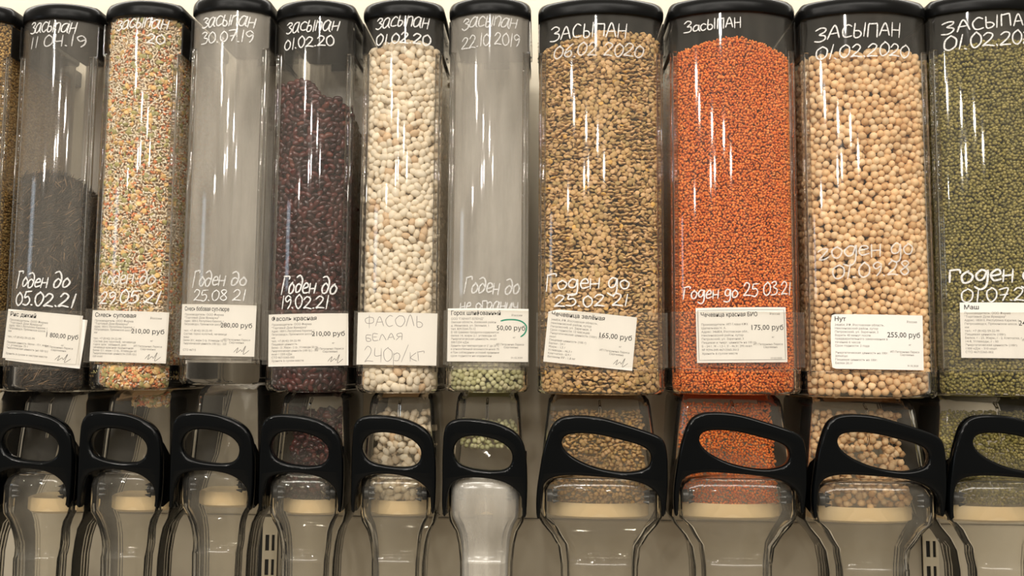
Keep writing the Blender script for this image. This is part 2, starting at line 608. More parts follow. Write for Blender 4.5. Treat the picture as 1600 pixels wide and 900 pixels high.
# ------------------------------------------------------------------ setting
WALL_Y = 0.235
zt, zs = at(800, -260, WALL_Y).z, at(800, 809, WALL_Y).z
zb = at(800, 1150, WALL_Y).z
x0, x1 = -1.25, 1.25
mb = MB()
mb.box(x0, x1, WALL_Y, WALL_Y + 0.02, zs, zt)
tag(mb.build('wall_back', M_WALL, bevel=0.0015), 'cream painted metal panel behind the dispensers', None, None, 'structure')
mb = MB()
mb.box(x0, x1, WALL_Y + 0.003, WALL_Y + 0.02, zb, zs - 0.0022)
tag(mb.build('wall_back_lower', M_WALL, bevel=0.0015), 'lower cream metal panel under the seam', None, None, 'structure')


def upright(name, px, band, row=848):
    """slotted shelving post with two columns of real slots in front of a black sheet painted as shade"""
    y = WALL_Y - 0.004
    p = at(px, row, y).x
    s = 1.0 / (F_PX / (DIST + WALL_Y))
    cols = [-9 * s, -4.2 * s, 2.0 * s, 6.2 * s, 10 * s]
    cols = [-11 * s, -6.5 * s, -0.5 * s, 3.5 * s, 8.0 * s, 12 * s]
    mb = MB()
    pitch, hgt = 37 * s, 24 * s
    z_first = at(px, row, y).z
    zz = [zs - 0.004]
    k = -3
    rows = []
    while True:
        a_, b_ = z_first - k * pitch + hgt / 2, z_first - k * pitch - hgt / 2
        k += 1
        if a_ > zs - 0.010:
            continue
        if b_ < zb:
            break
        rows.append((a_, b_))
    top = zs - 0.003
    for (c0, c1, slot) in ((cols[0], cols[1], 0), (cols[1], cols[2], 1), (cols[2], cols[3], 0), (cols[3], cols[4], 1), (cols[4], cols[5], 0)):
        if not slot:
            mb.box(p + c0, p + c1, y, y + 0.002, zb, top)
        else:
            z = top
            for a_, b_ in rows:
                mb.box(p + c0, p + c1, y, y + 0.002, a_, z)
                z = b_
            mb.box(p + c0, p + c1, y, y + 0.002, zb, z)
    mb.box(p + cols[0], p + cols[5], y + 0.0024, y + 0.0068, zb, top, 1)  # black sheet stands in for the shade inside the slots
    if band:
        mb.box(p - 25 * s, p - 12 * s, y + 0.002, y + 0.0066, zb, top, 1)  # black strip painted as the shadow gap beside the post
    tag(mb.build(name, [M_UPRIGHT, M_POST_SHADE], smooth=0), 'slotted cream shelving post with dark slots', None, None, 'structure')


upright('trim_1', 421, True)
upright('trim_2', 1454, False, 858)

mb = MB()
mb.box(-5, 5, -9.5, WALL_Y + 0.02, -0.02, 0.0)
tag(mb.build('floor', M_FLOOR, smooth=0), 'pale shop floor', None, None, 'structure')
mb = MB()
mb.box(x0, x1, WALL_Y + 0.003, WALL_Y + 0.02, 0.0, zb)
tag(mb.build('baseboard_back', M_WALL, smooth=0), 'panel below the dispensers down to the floor', None, None, 'structure')

# ------------------------------------------------------------------ dispensers
DEPTH = 0.17
SMALL = dict(a=0.0418, w=0.0492, s=0.0135, k='small')
LARGE = dict(a=0.0688, w=0.0762, s=0.0195, k='large')


def zrow(row, Y):
    return at(885, row, Y).z


SPEC = [  # px centre at row 444, size, shift in px rows (up positive), handle shift
    (-68, SMALL, -2, 0), (70, SMALL, -3, 2), (204.5, SMALL, 1, 2), (345, SMALL, 10, 2), (481, SMALL, 0, 0),
    (622, SMALL, 0, 0), (761, SMALL, 2, -4), (939.5, LARGE, 0, -1), (1150, LARGE, 2, 6), (1361.5, LARGE, -1, 5), (1569, LARGE, 3, 6)]

H_SMALL_OUT = [(893, 608), (887, 560), (887, 470), (886, 380), (887, 290), (891, 230), (905, 195), (935, 174), (990, 167), (1060, 171), (1130, 184),
               (1195, 210), (1240, 245), (1264, 290), (1274, 350), (1278, 430), (1278, 520), (1273, 606), (1262, 606), (1256, 545), (1246, 512), (1222, 485),
               (1180, 459), (1120, 443), (1050, 436), (985, 440), (940, 456), (919, 488), (910, 535), (903, 606)]
H_SMALL_HOLE = [(936, 325), (945, 283), (972, 256), (1010, 246), (1060, 247), (1120, 259), (1170, 281), (1202, 312), (1210, 345), (1200, 378),
                (1172, 398), (1125, 404), (1070, 401), (1010, 391), (962, 370)]
H_LARGE_OUT = [(126, 622), (122, 560), (126, 490), (136, 420), (150, 335), (168, 270), (188, 215), (215, 180), (260, 160), (330, 156), (420, 165), (520, 192),
               (620, 223), (680, 246), (710, 275), (722, 330), (724, 420), (721, 510), (708, 602), (694, 602), (690, 545), (678, 512), (650, 484), (600, 460),
               (520, 444), (400, 434), (280, 429), (205, 438), (166, 460), (148, 500), (142, 560), (138, 620)]
H_LARGE_HOLE = [(239, 285), (248, 256), (280, 241), (340, 237), (420, 245), (520, 268), (600, 290), (638, 315), (648, 350), (634, 386),
                (592, 405), (530, 412), (450, 404), (370, 384), (300, 352), (256, 318)]
SH = 1.0 / (F_PX / (DIST - 0.030))     # metres per pixel on the lever's plane


def handle_mesh(size):
    small = size['k'] == 'small'
    out, hole = (H_SMALL_OUT, H_SMALL_HOLE) if small else (H_LARGE_OUT, H_LARGE_HOLE)
    cx = 1082 if small else 423
    to = lambda p: ((p[0] - cx) / 3 * SH, -(p[1] - 600) / 3 * SH)       # z = 0 at row 800
    cu = bpy.data.curves.new('lever', 'CURVE')
    cu.dimensions, cu.fill_mode = '2D', 'BOTH'
    cu.extrude, cu.bevel_depth, cu.bevel_resolution, cu.offset = 0.0035, 0.0035, 3, -0.0033
    for pts in (out, hole):
        P = [to(p) for p in pts]
        s = cu.splines.new('POLY')
        # resample smooth
        Q = []
        n = len(P)
        for i in range(n):
            p0, p1, p2, p3 = (Vector(P[(i + k) % n]) for k in (-1, 0, 1, 2))
            for j in range(3):
                t = j / 3
                Q.append(0.5 * ((2 * p1) + (p2 - p0) * t + (2 * p0 - 5 * p1 + 4 * p2 - p3) * t * t + (3 * p1 - p0 - 3 * p2 + p3) * t ** 3))
        s.points.add(len(Q) - 1)
        for pt, q in zip(s.points, Q):
            pt.co = (q.x, q.y, 0, 1)
        s.use_cyclic_u = True
    o = bpy.data.objects.new('lever', cu)
    COL.objects.link(o)
    bpy.context.view_layer.update()
    me = bpy.data.meshes.new_from_object(o.evaluated_get(bpy.context.evaluated_depsgraph_get()))
    mb = MB()
    V = [(v.co.x, -0.028 - v.co.z, v.co.y) for v in me.vertices]
    mb.add(V, [tuple(p.vertices) for p in me.polygons])
    bpy.data.objects.remove(o)
    bpy.data.curves.remove(cu)
    # side wings running back to the pivots
    hw = 0.5 * (1278 - 887) / 3 * SH if small else 0.5 * (723 - 123) / 3 * SH
    zr = lambda row: (800 - row) * SH
    wg = MB()
    for sgn in (-1, 1):
        xo = sgn * (hw - 0.0005)
        xi = sgn * (hw - 0.0055)
        top = 700 if (sgn > 0 or small) else 715
        inw = 0 if (small or sgn > 0) else 0.006
        prof = [(-0.026, zr(top)), (-0.026, zr(797)), (-0.017, zr(806)), (0.014, zr(797)), (0.023, zr(782)), (0.020, zr(764)), (0.0, zr(728))]
        loA = [(xo + (-sgn * inw if z > zr(740) else 0), y, z) for y, z in prof]
        loB = [(xi + (-sgn * inw if z > zr(740) else 0), y, z) for y, z in prof]
        wg.loft([loA, loB])
    wm = wg.bevelled('wing', 0.0018, 2)
    mb.add([tuple(v.co) for v in wm.vertices], [tuple(p.vertices) for p in wm.polygons])
    bpy.data.meshes.remove(wm)
    bpy.data.meshes.remove(me)
    m2 = mb.mesh('lever_handle', 40)
    bm = bmesh.new()
    bm.from_mesh(m2)
    bmesh.ops.remove_doubles(bm, verts=bm.verts, dist=1e-6)
    bmesh.ops.recalc_face_normals(bm, faces=bm.faces)
    bm.to_mesh(m2)
    bm.free()
    m2.polygons.foreach_set('use_smooth', [True] * len(m2.polygons))
    m2.set_sharp_from_angle(angle=R(40))
    return m2


def make_meshes(size):
    """all part meshes of a dispenser in its own frame: x from its centre, y depth, z = world height"""
    a, w_, s = size['a'], size['w'], size['s']
    small = size['k'] == 'small'
    Z = {}
    out = {}
    zl, zc, zh = zrow(22, -s), zrow(82, 0), zrow(581, -s)
    # clear body
    mb = MB()
    lp = body_loop(a, w_, s, DEPTH)
    mb.shell([lift(lp, zh), lift(lp, zl + 0.006)], 0.002)
    mb.I = [1 if all(mb.V[q][1] > DEPTH - 0.0075 for q in f) else 0 for f in mb.F]
    out['body'] = (mb.mesh('body'), M_CLEAR)
    # lid
    mb = MB()
    secs = []
    for dz, o_ in [(0, 0.0005), (0.0006, 0.003), (0.002, 0.0034), (0.006, 0.0037), (0.010, 0.0037)] + [(0.010 + 0.013 * math.sin(t), 0.0037 - 0.0115 * (1 - math.cos(t))) for t in (0.2, 0.4, 0.6, 0.8, 1.0, 1.2, 1.4, 1.57)]:
        secs.append(lift(body_loop(a, w_ - 0.001, s, DEPTH + 0.004 + min(0, o_), out=o_), zl + dz))
    mb.loft(secs)
    out['lid'] = (mb.mesh('lid', 60), M_LID)
    # rails along both front corners
    for sgn in (-1, 1):
        mb = MB()
        for cx, cy, rx, ry in ((a + 0.0026, 0.0016, 0.0026, 0.0020), (w_ - 0.001, 0.0062, 0.0020, 0.0026)):
            ring = [(sgn * cx + rx * math.copysign(abs(math.cos(t)) ** .7, math.cos(t)), cy + ry * math.copysign(abs(math.sin(t)) ** .7, math.sin(t)))
                    for t in np.linspace(0, 2 * math.pi, 14, endpoint=False)]
            mb.loft([lift(ring, zrow(583, 0)), lift(ring, zc - 0.001)])
        out['rail%d' % sgn] = (mb.mesh('corner_rail'), M_RAIL)
        # collar bracket and clip under the lid
        mb = MB()
        xi, xo = a + 0.003, w_ + 0.0022
        f = lambda p, q: (min(p, q), max(p, q))
        X0, X1 = f(sgn * xi, sgn * xo)
        mb.box(X0, X1, 0.003, 0.11, zc - 0.002, zc + 0.0008)
        X0, X1 = f(sgn * (xo - 0.0015), sgn * xo)
        mb.box(X0, X1, 0.003, 0.11, zc, zl - 0.004)
        out['collar%d' % sgn] = (mb.bevelled('collar_bracket', 0.0005, 2), M_COLLAR)
        mb = MB()
        xc = sgn * (xo + 0.0003)
        zz0, zz1 = zc + 0.006, zc + 0.028
        X0, X1 = f(xc - 0.0012, xc + 0.0012)
        mb.box(X0, X1, 0.040, 0.044, zz0, zz1)
        mb.box(X0, X1, 0.054, 0.058, zz0, zz1)
        mb.box(X0, X1, 0.044, 0.054, zz0, zz0 + 0.003)
        out['clip%d' % sgn] = (mb.bevelled('clip', 0.0008, 2), M_RAIL)
    # hopper
    mb = MB()
    zA, zB, zC = zrow(577, -s), zrow(604, -s), zrow(617, -s - 0.003)
    secs = []
    for z, o_ in ((zC, -0.004), (zC + 0.0016, -0.0005), (zC + 0.005, 0.0018), (zB, 0.0026), (zA, 0.0022), (zA + 0.001, 0.0008)):
        secs.append(lift(body_loop(a, w_ - 0.001, s, DEPTH, out=o_ + 0.001), z))
    mb.shell(secs, 0.002)
    out['hopper'] = (mb.mesh('hopper', 30), M_HOPPER)
    # chute: leans out towards the viewer below the hopper, then narrows to the outlet
    px = SH
    hw = (lambda v: v * px * (1.0 if small else 1.62))
    mb = MB()
    rows = [(616, 47, 0.028, 0.15, .010), (624, 50, 0.016, 0.15, .010), (634, 51, 0.009, 0.148, .010), (690, 55, 0.005, 0.13, .010), (740, 58, 0.003, 0.12, .010),
            (780, 60, 0.002, 0.09, .010), (808, 61, 0.002, 0.075, .009), (820, 59, 0.004, 0.07, .008), (836, 50, 0.006, 0.066, .008),
            (856, 45, 0.008, 0.064, .008), (885, 42, 0.008, 0.062, .008), (940, 41, 0.008, 0.062, .008)]
    if not small:
        rows = [(r, h * (1.0 if r < 815 else (0.96 if r < 850 else 0.9)), yf, yb, q) for r, h, yf, yb, q in rows]
    secs = [lift(rr(hw(h), yf, yb, q, 0.006), zrow(r, yf)) for r, h, yf, yb, q in rows][::-1]
    mb.shell(secs, 0.0018)
    # ridge down the middle of the chute's front
    zz = [(626, 0.0125), (634, 0.003), (690, -0.0015)]
    out['chute'] = (mb.mesh('chute', 28), M_CLEAR2)
    mb = MB()
    for (r0, y0), (r1, y1) in zip(zz[:-1], zz[1:]):
        mb.rod((0, y0, zrow(r0, y0)), (0, y1, zrow(r1, y1)), 0.0016, 8)
    out['ridge'] = (mb.mesh('ridge'), M_RAIL)
    # spout: domed cover between the lever's legs and outlet below
    mb = MB()
    k_ = 1.0 if small else 1.66
    rows = [(744, 27, -0.036, 0.006), (746, 38, -0.042, 0.008), (750, 46, -0.046, 0.009), (757, 51, -0.049, 0.010), (768, 54, -0.051, 0.011), (800, 54, -0.051, 0.011),
            (812, 52.5, -0.050, 0.010), (824, 46, -0.048, 0.010), (838, 41, -0.046, 0.010), (852, 38.5, -0.043, 0.009), (866, 37, -0.041, 0.008), (880, 36, -0.043, 0.008),
            (884, 36, -0.045, 0.008), (940, 35, -0.045, 0.008)]
    secs = []
    for r, h, yf, q in rows:
        yf += 0.026
        g = h * k_ * (1.0 if (small or r < 815) else (0.97 if r < 845 else 0.87))
        secs.append(lift(rr(g * px, yf, yf + 0.034 - (0.012 if r < 748 else 0), q, 0.004), zrow(r, yf)))
    mb.shell(secs[::-1], 0.0018)
    out['spout'] = (mb.mesh('spout', 28), M_CLEAR2)
    # cream valve inside
    mb = MB()
    g = hw(50)
    base = [(x, y) for x, y in rr(g, 0.022, 0.064, 0.012, 0.014, m=20)]
    inn = [(x * 0.92, y) for x, y in base]
    z0, z1 = zrow(811, 0.01), zrow(786, 0.01)
    mb.loft([lift([(x * .93, y + .004) for x, y in base], z0), lift(base, z0 + 0.003), lift(base, z1 - 0.002), lift(inn, z1),
             lift([(x * .85, y * .8 + .006) for x, y in base], z1 - 0.004)])
    out['valve'] = (mb.mesh('valve', 40), M_CREAM)
    # pivot pins with prongs
    for sgn in (-1, 1):
        mb = MB()
        xo, zc_ = sgn * (hw(54) - 0.003), zrow(774, -0.010)
        yc = -0.010
        mb.rod((xo, yc, zc_), (xo - sgn * 0.006, yc, zc_), 0.0075, 20)
        mb.rod((xo - sgn * 0.006, yc, zc_), (xo - sgn * 0.012, yc, zc_), 0.0045, 16)
        for k in range(3):
            dz = (k - 1) * 0.0065
            mb.rod((xo - sgn * 0.007, yc - 0.004, zc_ + dz), (xo - sgn * 0.014, yc - 0.004, zc_ + dz * 0.9), 0.0026, 8, 0.0004)
        out['pin%d' % sgn] = (mb.mesh('pivot_pin', 40), M_PIN)
    out['handle'] = (handle_mesh(size), M_HANDLE)
    # mounting bracket on the panel behind the lid
    mb = MB()
    mb.box(-0.02, 0.02, DEPTH - 0.002, WALL_Y + 0.001, zl - 0.012, zl + 0.012)
    out['bracket'] = (mb.bevelled('wall_bracket', 0.0015, 2), M_PIN)
    mb = MB()
    zd = zrow(146, DEPTH) + 0.046
    mb.rod((0, DEPTH - 0.001, zd), (0, DEPTH + 0.008, zd), 0.046, 48)
    out['disc'] = (mb.bevelled('round_mount', 0.0012, 2), M_CLEAR2)
    # label holder
    mb = MB()
    xe = w_ + 0.003
    off = 0.0034

    def hold_y(x):
        return card_y(x, size) - off
    xs = np.linspace(-xe, xe, 30)
    zb_, zt_ = zrow(572, -s), zrow(488, -s)

    def strip(za, zb2, y_add, th):
        V, Fc = [], []
        for x in xs:
            y = hold_y(x) - y_add
            V += [(x, y, za), (x, y, zb2), (x, y + th, zb2), (x, y + th, za)]
        for i in range(len(xs) - 1):
            for k in range(4):
                j = (k + 1) % 4
                Fc.append((i * 4 + k, i * 4 + j, (i + 1) * 4 + j, (i + 1) * 4 + k))
        Fc += [(0, 3, 2, 1), tuple((len(xs) - 1) * 4 + k for k in range(4))]
        mb.add(V, Fc)
    strip(zb_, zt_, 0.0, 0.0010)
    strip(zt_ - 0.0008, zt_ + 0.0006, 0.0006, 0.0022)
    strip(zb_ - 0.0012, zb_ + 0.0006, 0.0008, 0.0040)
    for sgn in (-1, 1):
        xx = sgn * xe
        mb.box(min(xx, xx - sgn * .0018), max(xx, xx - sgn * .0018), hold_y(xe) - 0.0006, 0.006, zb_ - 0.001, zt_ + 0.0005)
    out['holder'] = (mb.mesh('label_holder'), M_HOLD)
    return out


PARTS = {'small': make_meshes(SMALL), 'large': make_meshes(LARGE)}
MESH_NAMES = {'body': 'body', 'lid': 'lid', 'rail-1': 'corner_rail', 'rail1': 'corner_rail', 'collar-1': 'collar_bracket', 'collar1': 'collar_bracket',
              'clip-1': 'clip', 'clip1': 'clip', 'hopper': 'hopper', 'chute': 'chute', 'ridge': 'chute_ridge', 'spout': 'spout', 'valve': 'valve',
              'pin-1': 'pivot_pin', 'pin1': 'pivot_pin', 'handle': 'lever_handle', 'bracket': 'wall_bracket', 'disc': 'round_mount', 'holder': 'label_holder'}
for P_ in PARTS.values():
    for k, (me, m) in P_.items():
        me.materials.append(m)
        if k == 'body':
            me.materials.append(M_BACK)

DLABEL = [
    'clear dispenser cut off by the left edge of the photo, filled with golden grain',
    'clear dispenser half full of black wild rice, price tag 1 800,00',
    'clear dispenser full of mixed rice, orange lentils and split peas',
    'empty clear dispenser with 30.07.19 written in white under its black lid',
    'clear dispenser of dark red kidney beans, heap sloping to the right',
    'clear dispenser full of cream white beans with a handwritten pencil price tag',
    'almost empty dusty dispenser with a few green peas left and a frosted spout',
    'wide clear dispenser full of brown green lentils, tilted price tag',
    'wide clear dispenser full of bright orange red lentils',
    'wide clear dispenser full of round beige chickpeas',
    'wide clear dispenser of olive green mung beans at the right edge']
BINS = []
ZBASE = zrow(940, -0.015)
for i, (px, size, up, hup) in enumerate(SPEC):
    x = at(px, 444, 0.0).x
    dz = up * (DIST / F_PX)
    root = bpy.data.objects.new('bulk_dispenser', None)
    COL.objects.link(root)
    root.location = (x, 0, ZBASE + dz)
    root.empty_display_size = 0.05
    tag(root, DLABEL[i], 'food dispenser', 'bulk food dispensers hung in a row')
    B = dict(root=root, x=x, dz=dz, size=size, i=i)
    for key, (me, m) in PARTS[size['k']].items():
        if key == 'holder' and i == 9:
            continue
        if key == 'handle':
            par = root
            o = link(MESH_NAMES[key], me, root)
            o.location = (-0.022 * x, 0, zrow(800, -0.030) - ZBASE - dz + hup * SH)
            B['handle'] = o
            tag(o, 'glossy black lever handle')
            continue
        par = root
        if key.startswith('clip'):
            par = B['collar' + key[4:]]
        elif key == 'ridge':
            par = B['chute']
        o = link(MESH_NAMES[key], me, par)
        o.location = (0, 0, -ZBASE) if par is root else (0, 0, 0)
        if key in ('chute', 'spout', 'valve', 'pin-1', 'pin1'):      # the outlet assembly hangs a little nearer the middle of the row
            o.location.x = -0.022 * x
        B[key] = o
        if key == 'lid':
            tag(o, 'black lid with rounded edge')
        if key == 'valve':
            tag(o, 'cream valve behind the clear spout')
    BINS.append(B)
# the frosted spout of the almost empty dispenser; bodies of the emptier ones, dusty and hazed to paint a lit interior
sp = BINS[6]['spout']
sp.data = sp.data.copy()
sp.data.materials.clear()
sp.data.materials.append(M_FROST)
tag(sp, 'whitish frosted spout')
for i, m_ in ((3, M_DUST_LIT), (6, M_DUST_LIT), (1, M_LIT_HAZE)):
    b_ = BINS[i]['body']
    b_.data = b_.data.copy()
    b_.data.materials[0] = m_

# ------------------------------------------------------------------ white marker dates on the fronts
WRITING = {  # text, x0, y0, x1, y1 (baseline), cap height px, slant, wear (0 fresh,1 worn,2 rubbed), pen px
    1: ([('засыпан', 46, 53, 119, 52, 27, .2, 0, 2.2), ('|| 04.|9', 46, 76, 132, 72, 18, .1, 1, 2.2)],
        [('Годен до', 24, 449, 107, 449, 25, .15, 0, 2.6), ('05.02.2|', 22, 477, 113, 480, 21, .1, 0, 2.8)]),
    2: ([('засыпан', 182, 47, 261, 45, 24, .2, 0, 2.4), ('20', 231, 69, 257, 69, 16, .1, 0, 2.4)],
        [('Годен до', 155, 446, 242, 443, 23, .15, 1, 2.6), ('29.05.2|', 153, 475, 247, 474, 20, .2, 0, 2.6)]),
    3: ([('засыпан', 315, 43, 398, 41, 26, .2, 0, 2.6), ('30.07.|9', 313, 69, 396, 66, 19, .05, 0, 2.2)],
        [('Годен до', 299, 447, 384, 447, 24, .15, 1, 2.6), ('25.08 2|', 301, 470, 383, 470, 17, .1, 0, 1.8)]),
    4: ([('засыпан', 446, 51, 529, 49, 26, .2, 0, 2.4), ('0|.02.20', 442, 78, 523, 72, 17, .1, 0, 2.4)],
        [('Годен до', 439, 459, 525, 459, 27, .15, 0, 2.8), ('|9.02.2|', 438, 482, 514, 482, 20, .05, 0, 2.4)]),
    5: ([('засыпан', 587, 45, 670, 43, 26, .2, 0, 2.4), ('0|.02.20', 586, 70, 673, 70, 17, .1, 0, 2.6)], []),
    6: ([('засыпан', 722, 45, 808, 43, 26, .2, 1, 2.4), ('22.|0 20|9', 721, 76, 812, 71, 20, .1, 1, 2.2)],
        [('Годен до', 724, 459, 812, 459, 26, .15, 1, 2.6), ('не огранич', 718, 485, 809, 485, 20, .1, 1, 2.4)]),
    7: ([('ЗАСЫПАН', 861, 61, 980, 61, 22, .05, 0, 2.4), ('06.02 2020', 864, 90, 1006, 90, 21, .15, 1, 2.6)],
        [('Гоgен gо', 853, 452, 984, 452, 25, .05, 0, 2.6), ('25.02 2|', 866, 479, 982, 479, 18, .05, 0, 2.6)]),
    8: ([('ЗасЫПАН', 1071, 49, 1157, 46, 17, .05, 0, 2.2)],
        [('Гоgен gо 25 03.2|', 1069, 468, 1240, 460, 20, .1, 0, 2.3)]),
    9: ([('ЗАСЫПАН', 1277, 62, 1407, 59, 22, .1, 0, 2.5), ('0|.02.2020', 1276, 92, 1422, 90, 21, .15, 0, 2.4)],
        [('rоgен gо', 1282, 406, 1428, 397, 28, .1, 1, 2.6), ('0|.09.28', 1300, 436, 1420, 430, 22, .15, 1, 2.6)]),
    10: ([('ЗАСЫПАН', 1478, 51, 1618, 41, 19, .05, 0, 2.5), ('0|.02.2020', 1478, 78, 1632, 70, 23, .15, 0, 2.6)],
         [('гоgен gо', 1487, 441, 1632, 440, 27, .1, 0, 3.38), ('0|.07.20', 1504, 472, 1615, 470, 20, .05, 0, 2.4)]),
}
for i, (tops, bots) in WRITING.items():
    B = BINS[i]
    a, s = B['size']['a'], B['size']['s']
    yref = -s * 0.6

    def surf(u, v, lf, B=B, a=a, s=s):
        return (u, float(arc_y(u, a, s)) - lf, v)
    for lines, what in ((tops, 'filled'), (bots, 'use by')):
        if not lines:
            continue
        mb = MB()
        for n_, (txt, xa, ya, xb, yb, cap, sl, wear, pen) in enumerate(lines):
            # writing is narrower where glyph slant pushes the end over
            pa, pb = at(xa, ya, yref), at(xb, yb, yref)
            m_px = (DIST + yref) / F_PX
            for ln in write_strokes(txt, (pa.x - B['x'], pa.z - ZBASE - B['dz']), (pb.x - B['x'], pb.z - ZBASE - B['dz']), cap * m_px, sl, .035, i * 17 + n_ * 5 + len(txt)):
                ribbon(mb, ln, pen * 0.88 * m_px, surf, mi=wear)
        o = mb.build('marker_writing', [M_CHALK, M_CHALK_FAINT, M_CHALK_VFAINT], B['root'], smooth=0)
        tag(o, 'white handwritten %s date' % what)

# ------------------------------------------------------------------ price cards
ADDR = ['Производитель: ООО Фирма', '"Торговый Дом Ярмарка"', 'Адрес: 185013, Республика Карелия, г.', 'Петрозаводск, Пряжинское шоссе, 2', 'км']
CARDS = {  # centre px, width px, height px, tilt degrees clockwise, title, price, small lines, origin country shown, signature
    1: (64, 526, 119, 78, 4.8, 'Рис дикий', '1 800,00 руб', ADDR + ['', 'тел.: +7 (8142) 59-22-99', '', 'Пищевая ценность: белки - 15 г, жиры', '1 г, углеводы 75 г', 'Энергетическая ценность (на 100 гр.)', '', 'Хранить в сухом и чистом месте'], False, True),
    2: (200, 526, 122, 81, 1.3, 'Смесь суповая', '210,00 руб', ADDR + ['', 'тел.: +7 (8142) 59-22-99', 'Состав: рис круглый, чечевица', 'горох шлифованный, рис', 'чечевица красная пшеничная', 'Белки 12 г, жиры 1,5 гр., Углеводы 60', 'Энергетическая ценность (100 гр.)', '320 ккал'], True, True),
    3: (339.5, 516, 119, 81, 0.8, 'Смесь бобовая суп-пюре', '280,00 руб', ADDR[:4] + ['', 'тел.: +7 (8142) 59-22-99', 'Состав: горох колотый, чечевица', 'маш', 'Белки 20 г, жиры 2 гр, Углеводы 52 гр', 'Энергетическая ценность (100 гр.) - 320', '', 'СТО 46715'], False, True),
    4: (480.5, 531, 126, 82, -1.4, 'Фасоль красная', '210,00 руб', ADDR + ['тел.: +7 (8142) 59-22-99', 'Пищевая ценность:', 'Белки - 21, Жиры - 2 гр., Углеводы 50 гр.', 'Энергетическая ценность (100 гр.) - 300', 'ккал / 1250 кДж', 'СТО 46715365-002', 'Хранить в сухом месте'], False, True),
    5: (619.5, 529.5, 126, 82, 0.4, None, None, [], False, False),
    6: (762, 523.5, 127, 83, 0.0, 'Горох шлифованный', '50,00 руб', ['ООО "ГАРАНТ-БЛЕНД"', 'Омская область, Азовский район', 'д. Ивановка, ул. Зеленая, 1', 'тел. 8(913)64-73-12', 'В 100 граммах продукта содержится:', 'белки 14, жиры 2,1, углеводы 63', 'Энергетическая ценность, ккал', '300/1254 кДж', 'Хранить при температуре от 5° до 25°С', 'и относительной влажности ниже 70', 'и При соблюдении условий хранения', 'срок годности не ограничен'], True, False),
    7: (922, 530.5, 138, 83, 5.6, 'Чечевица зелёная', '165,00 руб', ['346854, РФ, Ростовская область,', 'Неклиновский район, хутор', 'Петровский, ул. Заречная, 3', 'Срок годности: 12 месяцев', 'Энергетическая ценность (100г): 295', 'ккал', 'Пищевая ценность (100 г)', 'Белки - 24 г', 'Жиры - 1,5 г', 'Углеводы - 46,3 г', 'Клетчатка - 8,9 г', 'Витамин РР - 1,8 мг'], False, True),
    8: (1158.5, 523.5, 139, 85, -0.9, 'Чечевица красная БИО', '175,00 руб', ['', 'Производитель: ИП Глава КФХ', 'Щепельева Н. А.', 'Адрес: 346854, Ростовская обл.,', 'Неклиновский район, хутор', 'Петровский, ул. Заречная, 3', 'Пищевая и энерг. ценность на 100 гр.', 'Б - 24 г, Ж - 1,5 г, У - 46,3г, 295 ккал', '№ 9294-049-46713365-2013', 'Хранить в сухом месте'], True, False),
    9: (1370.5, 534.5, 140, 84, 0.6, 'Нут', '255,00 руб', ['346854, РФ, Ростовская область,', 'Неклиновский район, хутор', 'Петровский, ул. Заречная, 3', 'Варить 40 минут после', 'предварительного замачивания в', 'течение 6 часов', 'Срок годности: 2 года', '', 'Энергетическая ценность на 100г:', '309кКал', 'Пищевая ценность на 100г:', 'Белки 20,1г'], True, False),
    10: (1574.5, 516.5, 140, 85, 0.3, 'Маш', '240,00 руб', ['Производитель: ООО Фирма', '"Торговый Дом Ярмарка"', 'Адрес: 185013, Республика Карелия, г.', 'Петрозаводск, Пряжинское шоссе, 2', 'км', 'тел.: +7 (8142) 59-22-99', 'Пищевая ценность (100г):', 'Белки, г - 23, Жиры, г - 2, Клетчатка, г -', '14-8, Углеводы, г - 50', 'Энергетическая ценность (100г):', '1300 кДж - 310 ккал', 'СТО 46715365-002'], False, False),
}
CLABEL = {
    1: 'tilted price card for wild rice, 1 800,00, a second card peeping out behind',
    2: 'printed price card 210,00 on the dispenser of mixed rice and lentils',
    3: 'printed price card 280,00 on the empty dispenser, set highest of the small ones',
    4: 'printed price card 210,00 on the dispenser of dark red kidney beans',
    5: 'white card with large pencil handwriting, 240 per kilo, under the white beans',
    6: 'printed price card with a green pen mark around 50,00',
    7: 'price card 165,00 leaning clockwise over the brown green lentils',
    8: 'price card 175,00 with a thin printed border over the orange lentils',
    9: 'price card 255,00 with rounded left corners stuck on the chickpea dispenser',
    10: 'price card over the mung beans, cut by the right edge of the photo'}


